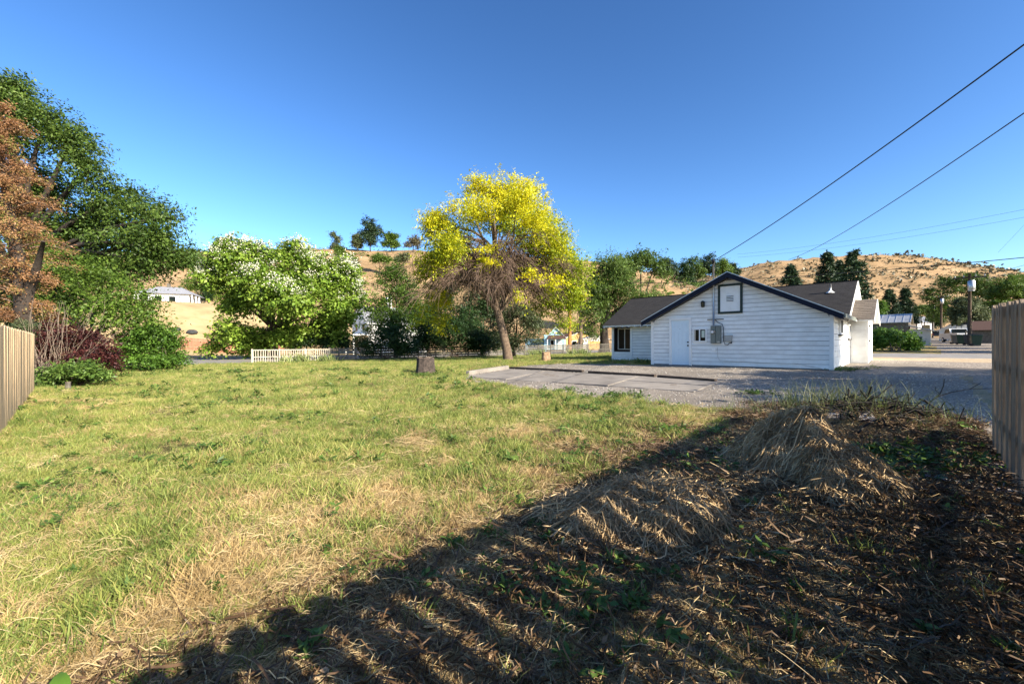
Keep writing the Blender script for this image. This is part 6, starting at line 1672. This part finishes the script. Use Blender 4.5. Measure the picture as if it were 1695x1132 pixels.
# brown thatch and chips over the soil by the fence
x, y = sample_lot(620, 3.0, .8, .9, 10, rng, 1.7)
a, b = ab(x, y); k_ = (a > -.62) & (a < 4) & (b < 10) & (rng.random(len(x)) < np.clip(soil_shade_amount(a, b) * 1.1 + .25 * (a < 2.6), 0, 1)); x, y = x[k_], y[k_]  # extra thatch inside the fence shadow, its dark brown deepening the shade
h_ = rng.random(len(x))
pz = np.column_stack([x, y, gz(x, y)])
scatter('brown_thatch', 'brown_set', pz[h_ < .62], rng.uniform(.6, 1.5, (h_ < .62).sum()), .2, 404)
scatter('leaf_litter', 'chip_set', pz[h_ >= .62], rng.uniform(.3, .95, (h_ >= .62).sum()), .5, 405)
# broad leaved weeds in drifts
x, y = sample_lot(30, 3.2, 1.1, 1.2, 22, rng)
a, b = ab(x, y); k_ = on_lawn(x, y, .55) & ~((a < 1.4) & (b > 9.6)); x, y = x[k_], y[k_]
k_ = fbm(x * .75 + 80, y * .75, 3) + .12 * rng.normal(size=len(x)) > .60; x, y = x[k_], y[k_]
scatter('broadleaf_weeds', 'weed_set', np.column_stack([x, y, gz(x, y) + .01]), rng.uniform(.5, 1.25, len(x)) * (np.maximum(y, 4) / 4) ** .45, .12, 406)
# weeds creeping over the gravel edge, and green patch between heap and fence
W_ = []
for (px, py, s_, n) in ((940, 649, .4, 16), (1010, 655, .45, 24), (1040, 659, .3, 16), (985, 670, .5, 14), (1480, 760, .45, 170), (1440, 780, .25, 50), (1395, 612, .5, 40), (700, 624, .35, 30), (690, 622, .3, 30), (1250, 652, .12, 10)):
    cx_, cy_ = at(px, py)
    for _ in range(n): W_.append((cx_ + rng.normal() * s_, cy_ + rng.normal() * s_ * .6))
W_ = np.array(W_); scatter('edge_weeds', 'weed_set', np.column_stack([W_[:, 0], W_[:, 1], gz(W_[:, 0], W_[:, 1])]), rng.uniform(.6, 1.5, len(W_)), .15, 407)
# stones on the gravel
x, y = sample_lot(60, 8, 1.2, 6, 24, rng); a, b = ab(x, y)
k_ = (gravel_amount(a, b) > .45) & ~poly_mask(a, b, SLAB_AB) & (b < 18.9); x, y = x[k_], y[k_]
scatter('gravel_stones', 'stone_set', np.column_stack([x, y, gz(x, y) + .004]), .006 + .022 * rng.random(len(x)) ** 3, .3, 408)

# tall seeding grass and weeds on the spoil ridge
def tall_weeds():
    rng = np.random.default_rng(420); n = 1100
    a_ = .9 + rng.normal(size=n) * .75; b_2 = 8.7 + rng.normal(size=n) * .42
    x, y = xy(a_, b_2); z = gz(x, y)
    h = rng.uniform(.15, .95, n) ** 1.2 * .62; az = rng.random(n) * 2 * np.pi; ln = rng.uniform(.15, .8, n); K = 6
    pts = np.zeros((n, K, 3))
    for k_ in range(K):
        s_ = k_ / (K - 1)
        pts[:, k_, 0] = x + np.cos(az) * h * ln * s_ ** 1.6; pts[:, k_, 1] = y + np.sin(az) * h * ln * s_ ** 1.6; pts[:, k_, 2] = z + h * (s_ - .25 * ln * s_ ** 3)
    V, F = ribbons(pts, .0065 * rng.uniform(.5, 1.5, n)[:, None] * np.array([1, 1, .9, .7, .45, .1])[None], rng)
    tag(np_mesh('tall_weeds', V, F, bladmat('tall_weed_blades', [(.15, (.04, .065, .02)), (.5, (.10, .125, .045)), (.85, (.30, .26, .13))], .3)), kind='stuff')
tall_weeds()
# single leafy plants that stand out
def leafy(label, px, py, n, ln, w, up, seed, name='leafy_weed', cat='weed', leaf='weed', stem_h=0.0):
    x, y = at(px, py); rng = np.random.default_rng(seed); b0 = np.array(ground(x, y))
    root = thing(name, label, cat, tuple(b0))
    az = rng.random(n) * 2 * np.pi; el = rng.uniform(.2, 1.0, n) * up
    hd = np.stack([np.cos(az) * np.cos(el), np.sin(az) * np.cos(el), np.sin(el)], 1)
    hgt = rng.random(n) * stem_h
    ll_ = ln * rng.uniform(.6, 1.1, n)
    K = 6; s_ = np.linspace(0, 1, K)
    pts = b0 + np.array([0, 0, 1.]) * hgt[:, None, None] + hd[:, None] * ll_[:, None, None] * s_[None, :, None] + np.array([0, 0, -1.]) * (ll_[:, None] * .45 * s_[None] ** 2.2)[..., None]
    side = unit(np.cross(hd, np.array([0, 0, 1.])))[:, None]
    wd = (w * np.array([.15, .7, 1, .85, .5, .05]))[None, :, None] * rng.uniform(.7, 1.2, n)[:, None, None]
    mid = pts + np.array([0, 0, -.12]) * wd
    V = np.stack([pts - side * wd / 2 , mid, pts + side * wd / 2], 2).reshape(-1, 3)
    idx = np.arange(n * K * 3).reshape(n, K, 3)
    F = np.concatenate([np.stack([idx[:, :-1, j], idx[:, :-1, j + 1], idx[:, 1:, j + 1], idx[:, 1:, j]], -1).reshape(-1, 4) for j in (0, 1)])
    np_mesh('leaves', V, F, LM[leaf], root, {'tint': np.repeat(rng.random(n), K * 3)}, smooth_=True)
    if stem_h:
        m = MB(); m.tube([tuple(b0 - (0, 0, .03)), tuple(b0 + (.01, 0, stem_h * .5)), tuple(b0 + (0, .01, stem_h * 1.05))], [.006, .005, .003], 6); m.build('stem', LM[leaf], root)
for i, (px, py, n, ln, w, up, sh_, leaf, lb) in enumerate((
        (1565, 850, 10, .15, .035, 1.3, 0, 'weed', 'dandelion like rosette on the dark soil below the flagstone'),
        (1662, 812, 9, .14, .04, 1.2, .03, 'weed', 'leafy weed at the foot of the right fence'),
        (1440, 775, 26, .055, .022, .7, .30, 'lilac', 'upright bright green weed stalk beside the taller hay heap'),
        (1500, 802, 12, .09, .02, .8, .10, 'lilac', 'small forked weed in front of the flagstone'),
        (1465, 955, 6, .10, .09, .6, .06, 'weed', 'round leaved dark weed in the middle of the shaded soil'),
        (530, 1065, 10, .07, .04, .9, .06, 'weed', 'small green weed in the shade at the bottom left'),
        (1530, 1060, 10, .09, .035, .8, .08, 'weed', 'pale leafy weed in the bottom right shade'),
        (1640, 880, 8, .10, .016, .9, .07, 'lilac', 'thin narrow leaved weed near the right edge'),
        (985, 1128, 8, .09, .04, .9, .05, 'weed', 'broad green weed at the bottom middle edge'))):
    leafy(lb, px, py, n, ln, w, up, 430 + i, leaf=leaf, stem_h=sh_)
leafy('large yellow green leaf blades poking up at the bottom left corner', 95, 1205, 8, .22, .06, 1.0, 440, 'broad_leaf_plant', 'plant', 'lilac', .07)
# sword leaved plants along the back fence
for i, (px, py, n, lb) in enumerate(((880, 590, 26, 'sword leaved clump left of the pale stump by the fence'), (892, 588, 30, 'taller yellowish sword leaved clump just behind the pale stump'), (950, 590, 30, 'sword leaved clump below the orange brown pole'), (966, 590, 26, 'sword leaved clump right of the pole by the fence'), (540, 596, 30, 'dry tall clump against the white picket fence, right part'), (500, 597, 36, 'dry tall clump against the middle of the white picket fence'), (470, 599, 20, 'thin green clump against the white picket fence, left part'))):
    x, y = P(px, 0, 45 if px > 700 else 33)[:2]
    rng = np.random.default_rng(450 + i); b0 = np.array(ground(x, y)); root = thing('sword_leaf_clump', lb, 'plant', tuple(b0), 'clumps along the back fences')
    n *= 3; K = 5; s_ = np.linspace(0, 1, K)[None, :, None]
    st = b0 + np.column_stack([rng.normal(size=(n, 2)) * .35, np.zeros(n)]); dv = np.column_stack([rng.normal(size=(n, 2)) * .4, np.ones(n)]); h = rng.uniform(.4, .95, n)[:, None, None]
    pts = st[:, None] + dv[:, None] * h * s_ * np.array([1, 1, 1]) - np.array([0, 0, .2]) * h * s_ ** 3
    V, F = ribbons(pts, np.full((n, K), .05) * np.array([.8, 1, 1, .7, .2]), rng)
    np_mesh('leaves', V, F, LM['yucca'], root, {'tint': np.repeat(rng.random(n), K * 2)})
